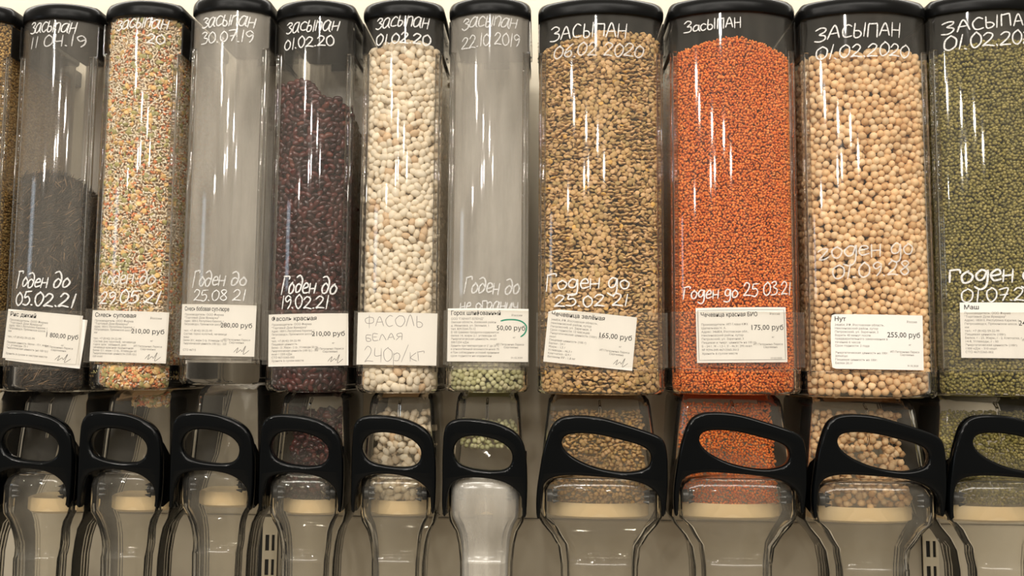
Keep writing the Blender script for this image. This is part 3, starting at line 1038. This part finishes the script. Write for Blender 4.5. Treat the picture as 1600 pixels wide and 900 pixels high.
def make_card(i, back=False):
    cx, cy, wp, hp, tilt, title, price, lines, country, sign = CARDS[i]
    B = BINS[i]
    a, s = B['size']['a'], B['size']['s']
    yref = -s * 0.75
    k = (DIST + yref) / F_PX
    if back:
        cx, cy, tilt = cx + 6, cy + 5, tilt + 1.5
    c = at(cx, cy, yref)
    off = (0.0014 if not back else 0.0008)
    if i == 9:
        off = 0.0012
    ct, sn = math.cos(R(-tilt)), math.sin(R(-tilt))
    cu = c.x - B['x']
    th = 0.0003

    def surf(u, v, lf):
        # u, v in pixels from the card's centre
        uu, vv = u * k, v * k
        x = uu * ct - vv * sn + cu
        z = uu * sn + vv * ct
        return (x, card_y(x, B['size']) - off - th - lf, z)
    o0 = (B['x'], 0, c.z)
    mb = MB()
    W, H = wp / 2, hp / 2
    nx, ny = 22, 6
    V, Fc = [], []

    def corner(u, v):
        if i == 9 and u < 0:      # the worn left corners
            rad = 6
            du, dv = -W + rad - u, abs(v) - (H - rad)
            if du > 0 and dv > 0:
                L = max(math.hypot(du, dv), 1e-6)
                m_ = max(du, dv)
                f = m_ / L
                u, v = -W + rad - du * f, math.copysign(H - rad + dv * f, v)
        if i == 7 and u < -W + 14 and v > 0:   # upper left corner trimmed off
            v = min(v, H - (-W + 14 - u) * 0.35)
        return u, v
    for lay in (0, 1):
        for iy in range(ny + 1):
            for ix in range(nx + 1):
                u, v = corner(-W + wp * ix / nx, -H + hp * iy / ny)
                p = surf(u, v, 0)
                V.append((p[0], p[1] + th * lay, p[2]))
    n1 = (nx + 1) * (ny + 1)
    g = lambda ix, iy: iy * (nx + 1) + ix
    for iy in range(ny):
        for ix in range(nx):
            q = (g(ix, iy), g(ix + 1, iy), g(ix + 1, iy + 1), g(ix, iy + 1))
            Fc.append(q)
            Fc.append(tuple(n1 + t for t in q[::-1]))
    edge = [g(ix, 0) for ix in range(nx + 1)] + [g(nx, iy) for iy in range(1, ny + 1)] + [g(ix, ny) for ix in range(nx - 1, -1, -1)] + [g(0, iy) for iy in range(ny - 1, 0, -1)]
    for p, q in zip(edge, edge[1:] + edge[:1]):
        Fc.append((q, p, n1 + p, n1 + q))
    mb.add(V, Fc, 0)

    def put(body, u, v, size, mi, bold=0.0, maxw=None, right=False):
        if not body:
            return
        TV, TF = text_mesh(body, size, bold)
        if not len(TV):
            return
        wd = TV[:, 0].max()
        sx = min(1.0, maxw / wd) if maxw else 1.0
        uu = TV[:, 0] * sx + u - (wd * sx if right else 0)
        mb.add([surf(x, y, 0.00008) for x, y in zip(uu, TV[:, 1] + v)], TF, mi)

    if not back and title:
        L0 = -W + (5 if i != 8 else 7)
        put(title, L0, H - (10.5 if i != 8 else 14), 9.4, 1, 0.014, wp * 0.62)
        top = H - 18 if i != 8 else H - 22
        n = len(lines)
        step = min(5.6, (top + H - 2) / max(n, 1)) if i != 8 else 5.6
        for q, ln in enumerate(lines):
            put(ln, L0 + 0.5, top - q * step, 4.7, 2, 0.0, wp * (0.60 if q > 3 else 0.56))
        pv = {1: 4, 2: 9, 3: 8, 4: 9, 6: 11, 7: 8, 8: 11, 9: 11, 10: 11}[i]
        put(price, W - (2 if i == 1 else 5), pv - 3.5, 10.6 if i < 7 else 11.2, 1, 0.006, wp * 0.40, True)
        put('кг', W - 24, pv - 16, 4.2, 2)
        if country:
            put('Россия', W - 10, H - 12, 4.8, 2, 0, None, True)
        put('ИП Петрунина Лариса', W - 7, -16, 4.3, 2, 0, wp * .34, True)
        put('Сергеевна', W - 16, -20.5, 4.3, 2, 0, None, True)
        if sign:
            pts = [(W - 30, -34), (W - 24, -27), (W - 26, -35), (W - 20, -30), (W - 18, -33), (W - 13, -24), (W - 16, -37), (W - 8, -31)]
            ribbon(mb, smooth_line(pts, 1.0), 0.7, surf, 0.0001, 2)
        else:
            put('01.02.2020', W - 9, -H + 5, 4.0, 2, 0, None, True)
        if i == 8:   # thin border
            u0, v0 = W - 3, H - 4
            for A, Bq in (((-u0, v0), (u0, v0)), ((u0, v0), (u0, -v0)), ((u0, -v0), (-u0, -v0)), ((-u0, -v0), (-u0, v0))):
                n_ = 12
                ribbon(mb, [Vector((A[0] + (Bq[0] - A[0]) * t / n_, A[1] + (Bq[1] - A[1]) * t / n_)) for t in range(n_ + 1)], 0.7, surf, 0.0001, 2)
        if i == 6:
            ribbon(mb, smooth_line([(21, 22), (30, 24), (44, 24), (54, 21), (60, 15), (60, 8), (57, 2), (52, -2)], 2), 2.2, surf, 0.0002, 4)
    if i == 5:
        for txt, u0, v0, u1, v1, cap, sd in (('ФАСОЛЬ', -51, 19, 44, 20, 17, 3), ('БЕЛАЯ', -48, -4, 12, -1, 10, 4), ('240р/кг', -50, -37, 46, -33, 23, 5)):
            for ln in write_strokes(txt, (u0, v0), (u1, v1), cap, 0.0, .03, sd):
                ribbon(mb, ln, 0.9, surf, 0.0001, 3)
    o = mb.build('price_card', [M_PAPER, M_INK, M_INK2, M_PENCIL, M_GREEN], None, smooth=40)
    o.location = o0
    return o


for i in CARDS:
    tag(make_card(i), CLABEL[i], 'price card', 'price cards on the dispensers')
tag(make_card(1, True), 'blank-looking card sticking out behind the tilted wild rice price card', 'price card', 'price cards on the dispensers')


# ------------------------------------------------------------------ contents
def ico(level):
    bm = bmesh.new()
    bmesh.ops.create_icosphere(bm, subdivisions=level, radius=1.0)
    V = np.array([v.co[:] for v in bm.verts])
    T = np.array([[v.index for v in f.verts] for f in bm.faces])
    bm.free()
    return V, T


ICO = {k: ico(k) for k in (1, 2, 3)}


def grain_shape(kind, level):
    V, T = ICO[level]
    V = V.copy()
    if kind == 'kidney':      # long bean, dented on one side
        V = V * np.array([1.0, 0.62, 0.52])
        V[:, 1] += 0.16 * (1 - (V[:, 0]) ** 2) - 0.08
        d = np.exp(-(V[:, 0] / 0.3) ** 2) * np.clip(-V[:, 1], 0, 1)
        V[:, 1] += d * 0.3
    elif kind == 'bean':
        V = V * np.array([1.0, 0.74, 0.64])
        V[:, 1] += 0.08 * (1 - V[:, 0] ** 2) - 0.04
    elif kind == 'chickpea':
        f = 1 + 0.04 * np.sin(3 * V[:, 0] + 1) + 0.05 * np.cos(4 * V[:, 1]) * V[:, 2]
        V = V * f[:, None]
        b = np.clip(V[:, 0] - 0.75, 0, 1)
        V[:, 0] += b * 0.9
        V[:, 1] *= 1 - b
    elif kind == 'pea':
        V = V * np.array([1.0, 0.97, 0.93])
    elif kind == 'lentil':
        rr_ = np.sqrt(V[:, 0] ** 2 + V[:, 1] ** 2)
        V[:, 2] *= 0.42
    elif kind == 'mung':
        V = V * np.array([1.15, 0.88, 0.88])
    elif kind == 'rice':
        V = V * np.array([1.0, 0.36, 0.34])
    elif kind == 'wild':
        V = V * np.array([1.0, 0.085, 0.08])
        V[:, 2] += 0.03 * V[:, 0] ** 2
    elif kind == 'grit':
        V = V * np.array([1.0, 0.75, 0.7])
    return V, T


def rot_mats(normals, spin, lean, r):
    """frames whose local z leans from the outward normal by angle lean, spun by spin"""
    N = len(normals)
    z = normals + lean[:, None] * r.normal(size=(N, 3))
    z /= np.linalg.norm(z, axis=1, keepdims=True)
    t = r.normal(size=(N, 3))
    x = t - (t * z).sum(1, keepdims=True) * z
    x /= np.linalg.norm(x, axis=1, keepdims=True)
    y = np.cross(z, x)
    M = np.stack([x, y, z], 2)
    return M


def grains_mesh(name, items):
    """items: list of (kind, level, pos N3, M N33, scale N, colours N3)"""
    Vs, Ts, Cs, o = [], [], [], 0
    for kind, level, pos, M, sc, colr in items:
        if len(pos) == 0:
            continue
        V, T = grain_shape(kind, level)
        W_ = np.einsum('nij,vj->nvi', M * sc[:, None, None], V) + pos[:, None, :]
        n, v = len(pos), len(V)
        Vs.append(W_.reshape(-1, 3))
        Ts.append((T[None] + (np.arange(n) * v)[:, None, None] + o).reshape(-1, 3))
        Cs.append(np.repeat(np.concatenate([colr, np.ones((n, 1))], 1), v, 0))
        o += n * v
    V, T, Cc = np.concatenate(Vs), np.concatenate(Ts), np.concatenate(Cs)
    me = bpy.data.meshes.new(name)
    me.vertices.add(len(V))
    me.vertices.foreach_set('co', V.astype(np.float32).ravel())
    me.loops.add(T.size)
    me.loops.foreach_set('vertex_index', T.astype(np.int32).ravel())
    me.polygons.add(len(T))
    me.polygons.foreach_set('loop_start', np.arange(0, T.size, 3, dtype=np.int32))
    me.polygons.foreach_set('use_smooth', np.ones(len(T), dtype=bool))
    at_ = me.attributes.new('grain_colour', 'FLOAT_COLOR', 'POINT')
    at_.data.foreach_set('color', Cc.astype(np.float32).ravel())
    me.update()
    me.validate()
    return me


def palette(cols, wts, n, r, jit=0.08):
    C_ = np.array([srgb(*c)[:3] for c in cols])
    w_ = np.array(wts, float)
    ix = r.choice(len(cols), size=n, p=w_ / w_.sum())
    f = np.exp(r.normal(0, jit, (n, 1)))
    return np.clip(C_[ix] * f, 0, 1)


def vnoise(x, y, seed, f):
    """cheap smooth noise in about -1..1"""
    r = np.random.default_rng(seed)
    o = 0
    for k in range(6):
        a1, ph, fr = r.uniform(0, 2 * math.pi), r.uniform(0, 6.28), f * r.uniform(.5, 1.6)
        o = o + np.sin((x * math.cos(a1) + y * math.sin(a1)) * fr + ph)
    return o / 3.0


def content_path(a, w_, s, inset, side_l, side_r):
    """plan line just inside the clear walls: left side, curved front, right side -> points, outward normals"""
    P = []
    i_ = 0.0024 + inset
    if side_l > 0:
        P += [(-w_ + i_, y) for y in np.linspace(side_l, 0.012, 12)]
    ae = a - 0.001
    for x in np.linspace(-ae, ae, 40):
        rad = (a * a + s * s) / (2 * s)
        nx_ = x / rad
        yy = float(arc_y(x, a, s))
        P.append((x - nx_ * i_, yy + math.sqrt(1 - nx_ * nx_) * i_))
    if side_r > 0:
        P += [(w_ - i_, y) for y in np.linspace(0.012, side_r, 12)]
    P = np.array(P)
    L = np.concatenate([[0], np.cumsum(np.linalg.norm(np.diff(P, axis=0), axis=1))])
    return P, L


def scatter(L, z0, z1, d, r, relax=0):
    dx, dzz = d, d * 0.866
    nx_, nz_ = int(L / dx) + 1, int((z1 - z0) / dzz) + 1
    S, Zz = np.meshgrid(np.arange(nx_) * dx, z0 + np.arange(nz_) * dzz)
    S = S + (np.arange(nz_) % 2)[:, None] * dx * .5
    S, Zz = S.ravel(), Zz.ravel()
    jt = .35 if relax == 0 else .62
    S = S + r.uniform(-jt, jt, S.size) * d
    Zz = Zz + r.uniform(-jt, jt, S.size) * d
    k = (S <= L) & (S >= 0)
    P = np.stack([S[k], Zz[k]], 1)
    for _ in range(relax):
        D = P[:, None, :] - P[None]
        q = np.sqrt((D ** 2).sum(2)) + np.eye(len(P)) * 9
        f = np.clip(d * 0.98 - q, 0, None) / np.maximum(q, 1e-9) * 0.4
        P = P + (D * f[:, :, None]).sum(1) * 0.6
        P[:, 0] = np.clip(P[:, 0], 0, L)
        P[:, 1] = np.clip(P[:, 1], z0, z1 + d)
    return P


def hopper_grow(z, zA, zC):
    """how far the wide hopper below the label holder lets the contents spread (metres), and how far its rounded floor pulls in"""
    g = np.clip((zA - z) / 0.004, 0, 1) * 0.0022
    pull = np.clip((zC + 0.013 - z) / 0.013, 0, 1) ** 2 * 0.008
    return g - pull


CONTENT_KINDS = {}


def fill(i, name, d, top_rows, sides, make, matl, label, cat, chute=None, layers=2, relax=0, inset=None, keep=None, z_low=None, core_col=(120, 90, 60), slope_back=0.15, hop_only=False):
    """grains against the clear walls of dispenser i, a solid heap behind them; returns nothing"""
    B = BINS[i]
    sides = tuple(min(q, DEPTH - 0.03) for q in sides)
    a, w_, s = B['size']['a'], B['size']['w'], B['size']['s']
    r = np.random.default_rng(100 + i)
    x, dz = B['x'], B['dz']
    zA, zC = zrow(577, -s), zrow(616.5, -s)
    us = np.array([t[0] for t in top_rows])
    zs_ = np.array([zrow(t[1], -s * .5) for t in top_rows]) - dz
    ztop = lambda xx, yy: np.interp(xx / w_, us, zs_) - slope_back * np.clip(yy, 0, 1)
    inset = d * 0.42 if inset is None else inset
    POS, NRM, LAY = [], [], []
    zmax = zs_.max()
    for ly in range(layers):
        P, L = content_path(a, w_, s, inset + ly * d * 0.75, sides[0], sides[1])
        Q = scatter(L[-1], zC + 0.002 + d * .5, zmax, d, r, relax if ly == 0 else 0)
        xx = np.interp(Q[:, 0], L, P[:, 0])
        yy = np.interp(Q[:, 0], L, P[:, 1])
        e_ = 1e-4
        tx = np.interp(Q[:, 0] + e_, L, P[:, 0]) - np.interp(Q[:, 0] - e_, L, P[:, 0])
        ty = np.interp(Q[:, 0] + e_, L, P[:, 1]) - np.interp(Q[:, 0] - e_, L, P[:, 1])
        tl = np.maximum(np.hypot(tx, ty), 1e-9)
        nx_, ny_ = ty / tl, -tx / tl
        gz = hopper_grow(Q[:, 1], zA, zC)
        xx = xx + nx_ * gz + np.sign(xx) * np.clip(gz, 0, 1) * 0.5 * (ny_ < -0.5)
        yy = yy + ny_ * gz
        jj = r.uniform(-.12, .12, len(xx)) * d
        pos = np.stack([xx - nx_ * jj, yy - ny_ * jj, Q[:, 1]], 1)
        k = pos[:, 2] < ztop(pos[:, 0], pos[:, 1]) - r.uniform(0, .5, len(xx)) * d
        POS.append(pos[k])
        NRM.append(np.stack([nx_, ny_, nx_ * 0], 1)[k])
        LAY.append(np.full(k.sum(), ly))
    # top of the heap
    if not hop_only:
        nx_n = int(2 * w_ / d)
        ny_n = int((0.13 + s) / d)
        X, Y = np.meshgrid(np.linspace(-w_ + d * .8, w_ - d * .8, nx_n), np.linspace(-s + d, 0.13, ny_n))
        X = (X + r.uniform(-.4, .4, X.shape) * d).ravel()
        Y = (Y + r.uniform(-.4, .4, Y.shape) * d).ravel()
        k = (Y > arc_y(X, a, s) + inset + .003) & ((np.abs(X) < a - .002) | (Y > .012))
        X, Y = X[k], Y[k]
        POS.append(np.stack([X, Y, ztop(X, Y) - r.uniform(0.1, .7, len(X)) * d], 1))
        NRM.append(np.tile([0., 0., 1.], (len(X), 1)))
        LAY.append(np.full(len(X), 1))
    # what has run down into the chute
    if chute:
        r0, r1, yt, yb_, wide = chute
        k_ = 1.0 if B['size']['k'] == 'small' else 1.62
        g = 44 * SH * k_ * wide
        za, zb2 = zrow(r0, yt), zrow(r1, yb_)
        for ly in range(2):
            Q = scatter(2 * g, zb2, za, d, r, 0)
            t = (Q[:, 1] - zb2) / (za - zb2)
            yy = yb_ + (yt - yb_) * t + ly * d * .75 + r.uniform(-.2, .2, len(t)) * d
            xx = Q[:, 0] - g
            xsh = -0.022 * x
            yy = yy + 0.012 * (xx / g) ** 2
            POS.append(np.stack([xx + xsh, yy, Q[:, 1]], 1))
            NRM.append(np.tile([0., -0.9, 0.43], (len(xx), 1)))
            LAY.append(np.full(len(xx), 2))
    POS, NRM, LAY = np.concatenate(POS), np.concatenate(NRM), np.concatenate(LAY)
    POS = POS + np.array([x, 0, dz])
    items, single = make(POS, NRM, LAY, r, i, d)
    # heap core
    mb = MB()
    P, L = content_path(a, w_, s, inset + d * (layers - .1), 0.10, 0.10)
    zcore = [zC + d] + ([] if False else list(np.linspace(zA, zmax, 2)[:1]))
    loop = [tuple(p) for p in P] + [(w_ - .006, DEPTH - .008), (-w_ + .006, DEPTH - .008)]
    bot = [(px_ + x, py_, zC + d + dz) for px_, py_ in loop]
    topl = [(px_ + x, py_, float(ztop(px_, py_)) - d * .8 + dz) for px_, py_ in loop]
    V, T_, I_ = [], [], []
    mb.loft([bot, topl])
    core = mb
    mesh = grains_mesh(name, items)
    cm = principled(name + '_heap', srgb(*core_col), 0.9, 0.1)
    mesh.materials.append(matl)
    mesh.materials.append(cm)
    bm = bmesh.new()
    bm.from_mesh(mesh)
    vs = [bm.verts.new(v) for v in core.V]
    for f in core.F:
        fc = bm.faces.new([vs[q] for q in f])
        fc.material_index = 1
    bm.to_mesh(mesh)
    bm.free()
    org = Vector((x, 0, zC + dz))
    mesh.transform(Matrix.Translation(-org))
    o = link(name, mesh)
    o.location = org
    tag(o, label, cat, None, 'stuff')
    return single


def pick_single(POS, NRM, LAY, i, n, lo_row=None):
    """the n front grains nearest the viewer that nothing but clear plastic covers"""
    cy, hp = (CARDS[i][1], CARDS[i][3]) if i in CARDS else (0, 0)
    s = BINS[i]['size']['s']
    zt_, zb_ = zrow(cy - hp / 2 - 8, -s), zrow(cy + hp / 2 + 6, -s)
    vis = (LAY == 0) & (NRM[:, 1] < -0.5) & ((POS[:, 2] > zt_) | (POS[:, 2] < zb_))
    idx = np.where(vis)[0]
    D = np.linalg.norm(POS[idx] - np.array(EYE), axis=1)
    return idx[np.argsort(D)[:n]]


def one_kind(kind, cols, wts, scale, lean, jit=.08, level=(2, 2, 1), sj=.07, n_single=0, patch=None, mm=1.0):
    def make(POS, NRM, LAY, r, i, d):
        N = len(POS)
        ln = np.full(N, lean)
        if patch:      # beds of grains lying flat against the wall beside beds standing on edge
            v = vnoise(POS[:, 0], POS[:, 2], i, patch)
            ln = np.where(v + r.normal(0, .5, N) > 0.05, 0.25, 4.0)
            ln = np.where(r.random(N) < .12, 1.2, ln)
        M = rot_mats(NRM, 0, ln, r)
        if kind in ('lentil',) and patch:     # grains on edge lie with their disc level
            up = np.tile([0., 0., 1.], (N, 1))
            M2 = rot_mats(up, 0, np.full(N, .35), r)
            M = np.where((ln > 3)[:, None, None], M2, M)
        sc = scale * np.exp(r.normal(0, sj, N))
        colr = palette(cols, wts, N, r, jit)
        single = None
        keepm = np.ones(N, bool)
        if n_single:
            ix = pick_single(POS, NRM, LAY, i, n_single)
            keepm[ix] = False
            single = (POS[ix], M[ix], sc[ix])
        items = []
        for ly in (0, 1, 2):
            k = keepm & (LAY == ly)
            items.append((kind, level[ly], POS[k], M[k], sc[k], colr[k]))
        return items, single
    return make


def singles(single, name, kind, cols, wts, matl, label, cat, group, r, jit=.06, level=2):
    """the nearest grains as things of their own"""
    pos, M, sc = single
    variants = []
    for q in range(8):
        me = grains_mesh(name, [(kind, level, np.zeros((1, 3)), np.eye(3)[None], np.ones(1), palette(cols, wts, 1, r, jit))])
        me.materials.append(matl)
        variants.append(me)
    for n in range(len(pos)):
        o = bpy.data.objects.new(name, variants[n % 8])
        mw = Matrix([list(M[n][k] * sc[n]) + [pos[n][k]] for k in range(3)] + [[0, 0, 0, 1]])
        o.matrix_world = mw
        tag(o, label, cat, group)
        COL.objects.link(o)


G_SOFT = grain_mat('pulse_skin', 0.5, 0.35)
G_GLOSS = grain_mat('glossy_bean_skin', 0.22, 0.5)
G_MATT = grain_mat('matt_grain', 0.6, 0.25)

# 0 golden grain at the left edge
fill(0, 'golden_grain', 0.0036, [(-1, 20), (1, 20)], (0.03, 0.15),
     one_kind('grit', [(196, 160, 96), (176, 138, 78), (210, 178, 116)], [3, 2, 1], .0022, 1.2, level=(1, 1, 1)),
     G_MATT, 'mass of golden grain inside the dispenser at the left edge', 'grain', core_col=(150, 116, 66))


def wild_make(POS, NRM, LAY, r, i, d):
    N = len(POS)
    v = vnoise(POS[:, 0], POS[:, 2], 5, 60)
    ang = 0.9 * v + r.normal(0, .5, N) + 0.5
    t = np.cross(np.tile([0., 0., 1.], (N, 1)), NRM)
    tl = np.linalg.norm(t, axis=1, keepdims=True)
    t = np.where(tl > 1e-3, t / np.maximum(tl, 1e-9), np.array([1., 0, 0]))
    b = np.cross(NRM, t)
    xa = t * np.cos(ang)[:, None] + b * np.sin(ang)[:, None] + NRM * r.normal(0, .12, (N, 1))
    xa /= np.linalg.norm(xa, axis=1, keepdims=True)
    za = NRM - (NRM * xa).sum(1, keepdims=True) * xa
    za /= np.linalg.norm(za, axis=1, keepdims=True)
    M = np.stack([xa, np.cross(za, xa), za], 2)
    sc = .0075 * np.exp(r.normal(0, .18, N))
    colr = palette([(50, 42, 36), (76, 62, 50), (122, 98, 74), (34, 30, 27)], [4, 3, 1, 4], N, r, .15)
    return [('wild', 1, POS, M, sc, colr)], None


fill(1, 'wild_rice', 0.0030, [(-1, 274), (-.6, 271), (.2, 270), (.7, 280), (.9, 292), (1, 300)], (0.03, 0.18), wild_make, G_SOFT,
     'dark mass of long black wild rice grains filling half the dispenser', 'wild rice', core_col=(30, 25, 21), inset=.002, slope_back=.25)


def mix_make(POS, NRM, LAY, r, i, d):
    N = len(POS)
    u = r.random(N)
    v = vnoise(POS[:, 0], POS[:, 2], 9, 45)
    zlow = np.clip((zrow(560, 0) - POS[:, 2]) / .02, 0, 1)
    pr = 0.74 + .08 * v - zlow * .45
    items = []
    k = u < pr
    n = k.sum()
    M = rot_mats(NRM[k], 0, np.full(n, 1.0), r)
    M = M[:, :, [0, 1, 2]]
    items.append(('rice', 1, POS[k], M, .0034 * np.exp(r.normal(0, .1, n)), palette([(246, 234, 212), (238, 220, 190), (232, 204, 170)], [3, 2, 1], n, r, .06)))
    q = (~k) & (r.random(N) < .58)
    n = q.sum()
    items.append(('lentil', 1, POS[q], rot_mats(NRM[q], 0, np.full(n, .9), r), .0024 * np.exp(r.normal(0, .08, n)),
                  palette([(232, 140, 92), (234, 158, 108), (230, 176, 124)], [3, 2, 2], n, r, .08)))
    q2 = (~k) & (~q)
    n = q2.sum()
    items.append(('lentil', 2, POS[q2], rot_mats(NRM[q2], 0, np.full(n, .6), r), .0037 * np.exp(r.normal(0, .1, n)),
                  palette([(182, 172, 112), (230, 190, 122), (170, 164, 112), (232, 198, 140)], [3, 3, 2, 2], n, r, .08)))
    return items, None


fill(2, 'soup_mix', 0.0038, [(-1, 20), (1, 20)], (0.03, 0.18), mix_make, G_SOFT,
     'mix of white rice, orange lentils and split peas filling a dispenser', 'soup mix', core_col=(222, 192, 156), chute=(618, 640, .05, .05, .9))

KID = [(66, 30, 28), (84, 36, 32), (52, 26, 26), (100, 52, 42)]
KW = [4, 3, 3, 1]
sg = fill(4, 'kidney_bean_heap', 0.0078, [(-1, 118), (-.5, 122), (-.1, 122), (.15, 142), (.5, 148), (.85, 152), (1, 172)], (0.03, 0.16),
          one_kind('kidney', KID, KW, .0064, .45, n_single=300), G_GLOSS,
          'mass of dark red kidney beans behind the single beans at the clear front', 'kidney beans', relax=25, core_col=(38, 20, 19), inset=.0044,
          chute=(640, 780, .055, .018, 1.05), slope_back=.3)
singles(sg, 'kidney_bean', 'kidney', KID, KW, G_GLOSS, 'dark red kidney bean pressed against the clear front of its dispenser', 'kidney bean',
        'kidney beans against the dispenser front', rng)

WB = [(232, 216, 190), (236, 223, 200), (226, 206, 176), (216, 186, 150)]
WW = [4, 4, 2, .3]
sg = fill(5, 'white_bean_heap', 0.0090, [(-1, 68), (-.3, 62), (.4, 64), (1, 70)], (0.03, 0.15),
          one_kind('bean', WB, WW, .0066, .5, sj=.10, n_single=300), G_SOFT,
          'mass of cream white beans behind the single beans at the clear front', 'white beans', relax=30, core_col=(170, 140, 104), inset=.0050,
          chute=(640, 782, .045, .016, 1.08))
singles(sg, 'white_bean', 'bean', WB, WW, G_SOFT, 'cream white bean pressed against the clear front of its dispenser', 'white bean',
        'white beans against the dispenser front', rng)

GP = [(200, 196, 154), (188, 186, 142), (210, 202, 162), (178, 174, 128)]
GW = [3, 3, 2, 2]
sg = fill(6, 'green_pea_heap', 0.0066, [(-1, 560), (1, 558)], (0.03, 0.12),
          one_kind('pea', GP, GW, .0035, 1, n_single=160), G_SOFT,
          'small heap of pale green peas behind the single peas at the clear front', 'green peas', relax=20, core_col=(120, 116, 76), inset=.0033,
          chute=(660, 700, .05, .035, 1.05), hop_only=True)
singles(sg, 'green_pea', 'pea', GP, GW, G_SOFT, 'pale green pea at the bottom of the almost empty dispenser', 'green pea',
        'green peas left in the dusty dispenser', rng)

fill(7, 'green_lentils', 0.0056, [(-1, 72), (-.8, 66), (-.4, 56), (.2, 50), (.7, 49), (1, 54)], (0.12, 0.14),
     one_kind('lentil', [(210, 172, 118), (198, 162, 108), (216, 178, 130), (186, 156, 102), (224, 178, 96)], [4, 3, 3, 2, .3], .0033, .5, level=(2, 1, 1), patch=55),
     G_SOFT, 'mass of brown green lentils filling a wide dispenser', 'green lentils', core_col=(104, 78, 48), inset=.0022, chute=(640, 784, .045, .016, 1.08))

fill(8, 'red_lentils', 0.0037, [(-1, 78), (-.85, 76), (-.5, 67), (-.1, 61), (.1, 61), (.5, 70), (.85, 82), (1, 90)], (0.14, 0.03),
     one_kind('lentil', [(245, 136, 54), (246, 144, 64), (240, 124, 46), (248, 160, 82)], [4, 3, 2, 1], .0021, 1.5, level=(1, 1, 1)),
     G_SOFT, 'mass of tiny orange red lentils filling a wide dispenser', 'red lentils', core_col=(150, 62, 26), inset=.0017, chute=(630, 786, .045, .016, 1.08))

CP = [(232, 196, 150), (225, 186, 138), (237, 206, 164), (212, 168, 118)]
CW = [4, 3, 3, 1]
sg = fill(9, 'chickpea_heap', 0.0092, [(-1, 84), (-.3, 80), (.4, 78), (1, 84)], (0.15, 0.03),
          one_kind('chickpea', CP, CW, .0047, 1.5, n_single=300, sj=.09), G_SOFT,
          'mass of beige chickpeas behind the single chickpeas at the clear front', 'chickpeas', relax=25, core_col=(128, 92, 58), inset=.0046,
          chute=(640, 780, .045, .016, 1.08))
singles(sg, 'chickpea', 'chickpea', CP, CW, G_SOFT, 'round beige chickpea pressed against the clear front of its dispenser', 'chickpea',
        'chickpeas against the dispenser front', rng)

fill(10, 'mung_beans', 0.0042, [(-1, 84), (-.5, 72), (0, 66), (1, 70)], (0.15, 0.03),
     one_kind('mung', [(150, 138, 72), (134, 124, 62), (164, 150, 86), (118, 110, 54)], [4, 3, 2, 2], .0023, 1.2, level=(1, 1, 1)),
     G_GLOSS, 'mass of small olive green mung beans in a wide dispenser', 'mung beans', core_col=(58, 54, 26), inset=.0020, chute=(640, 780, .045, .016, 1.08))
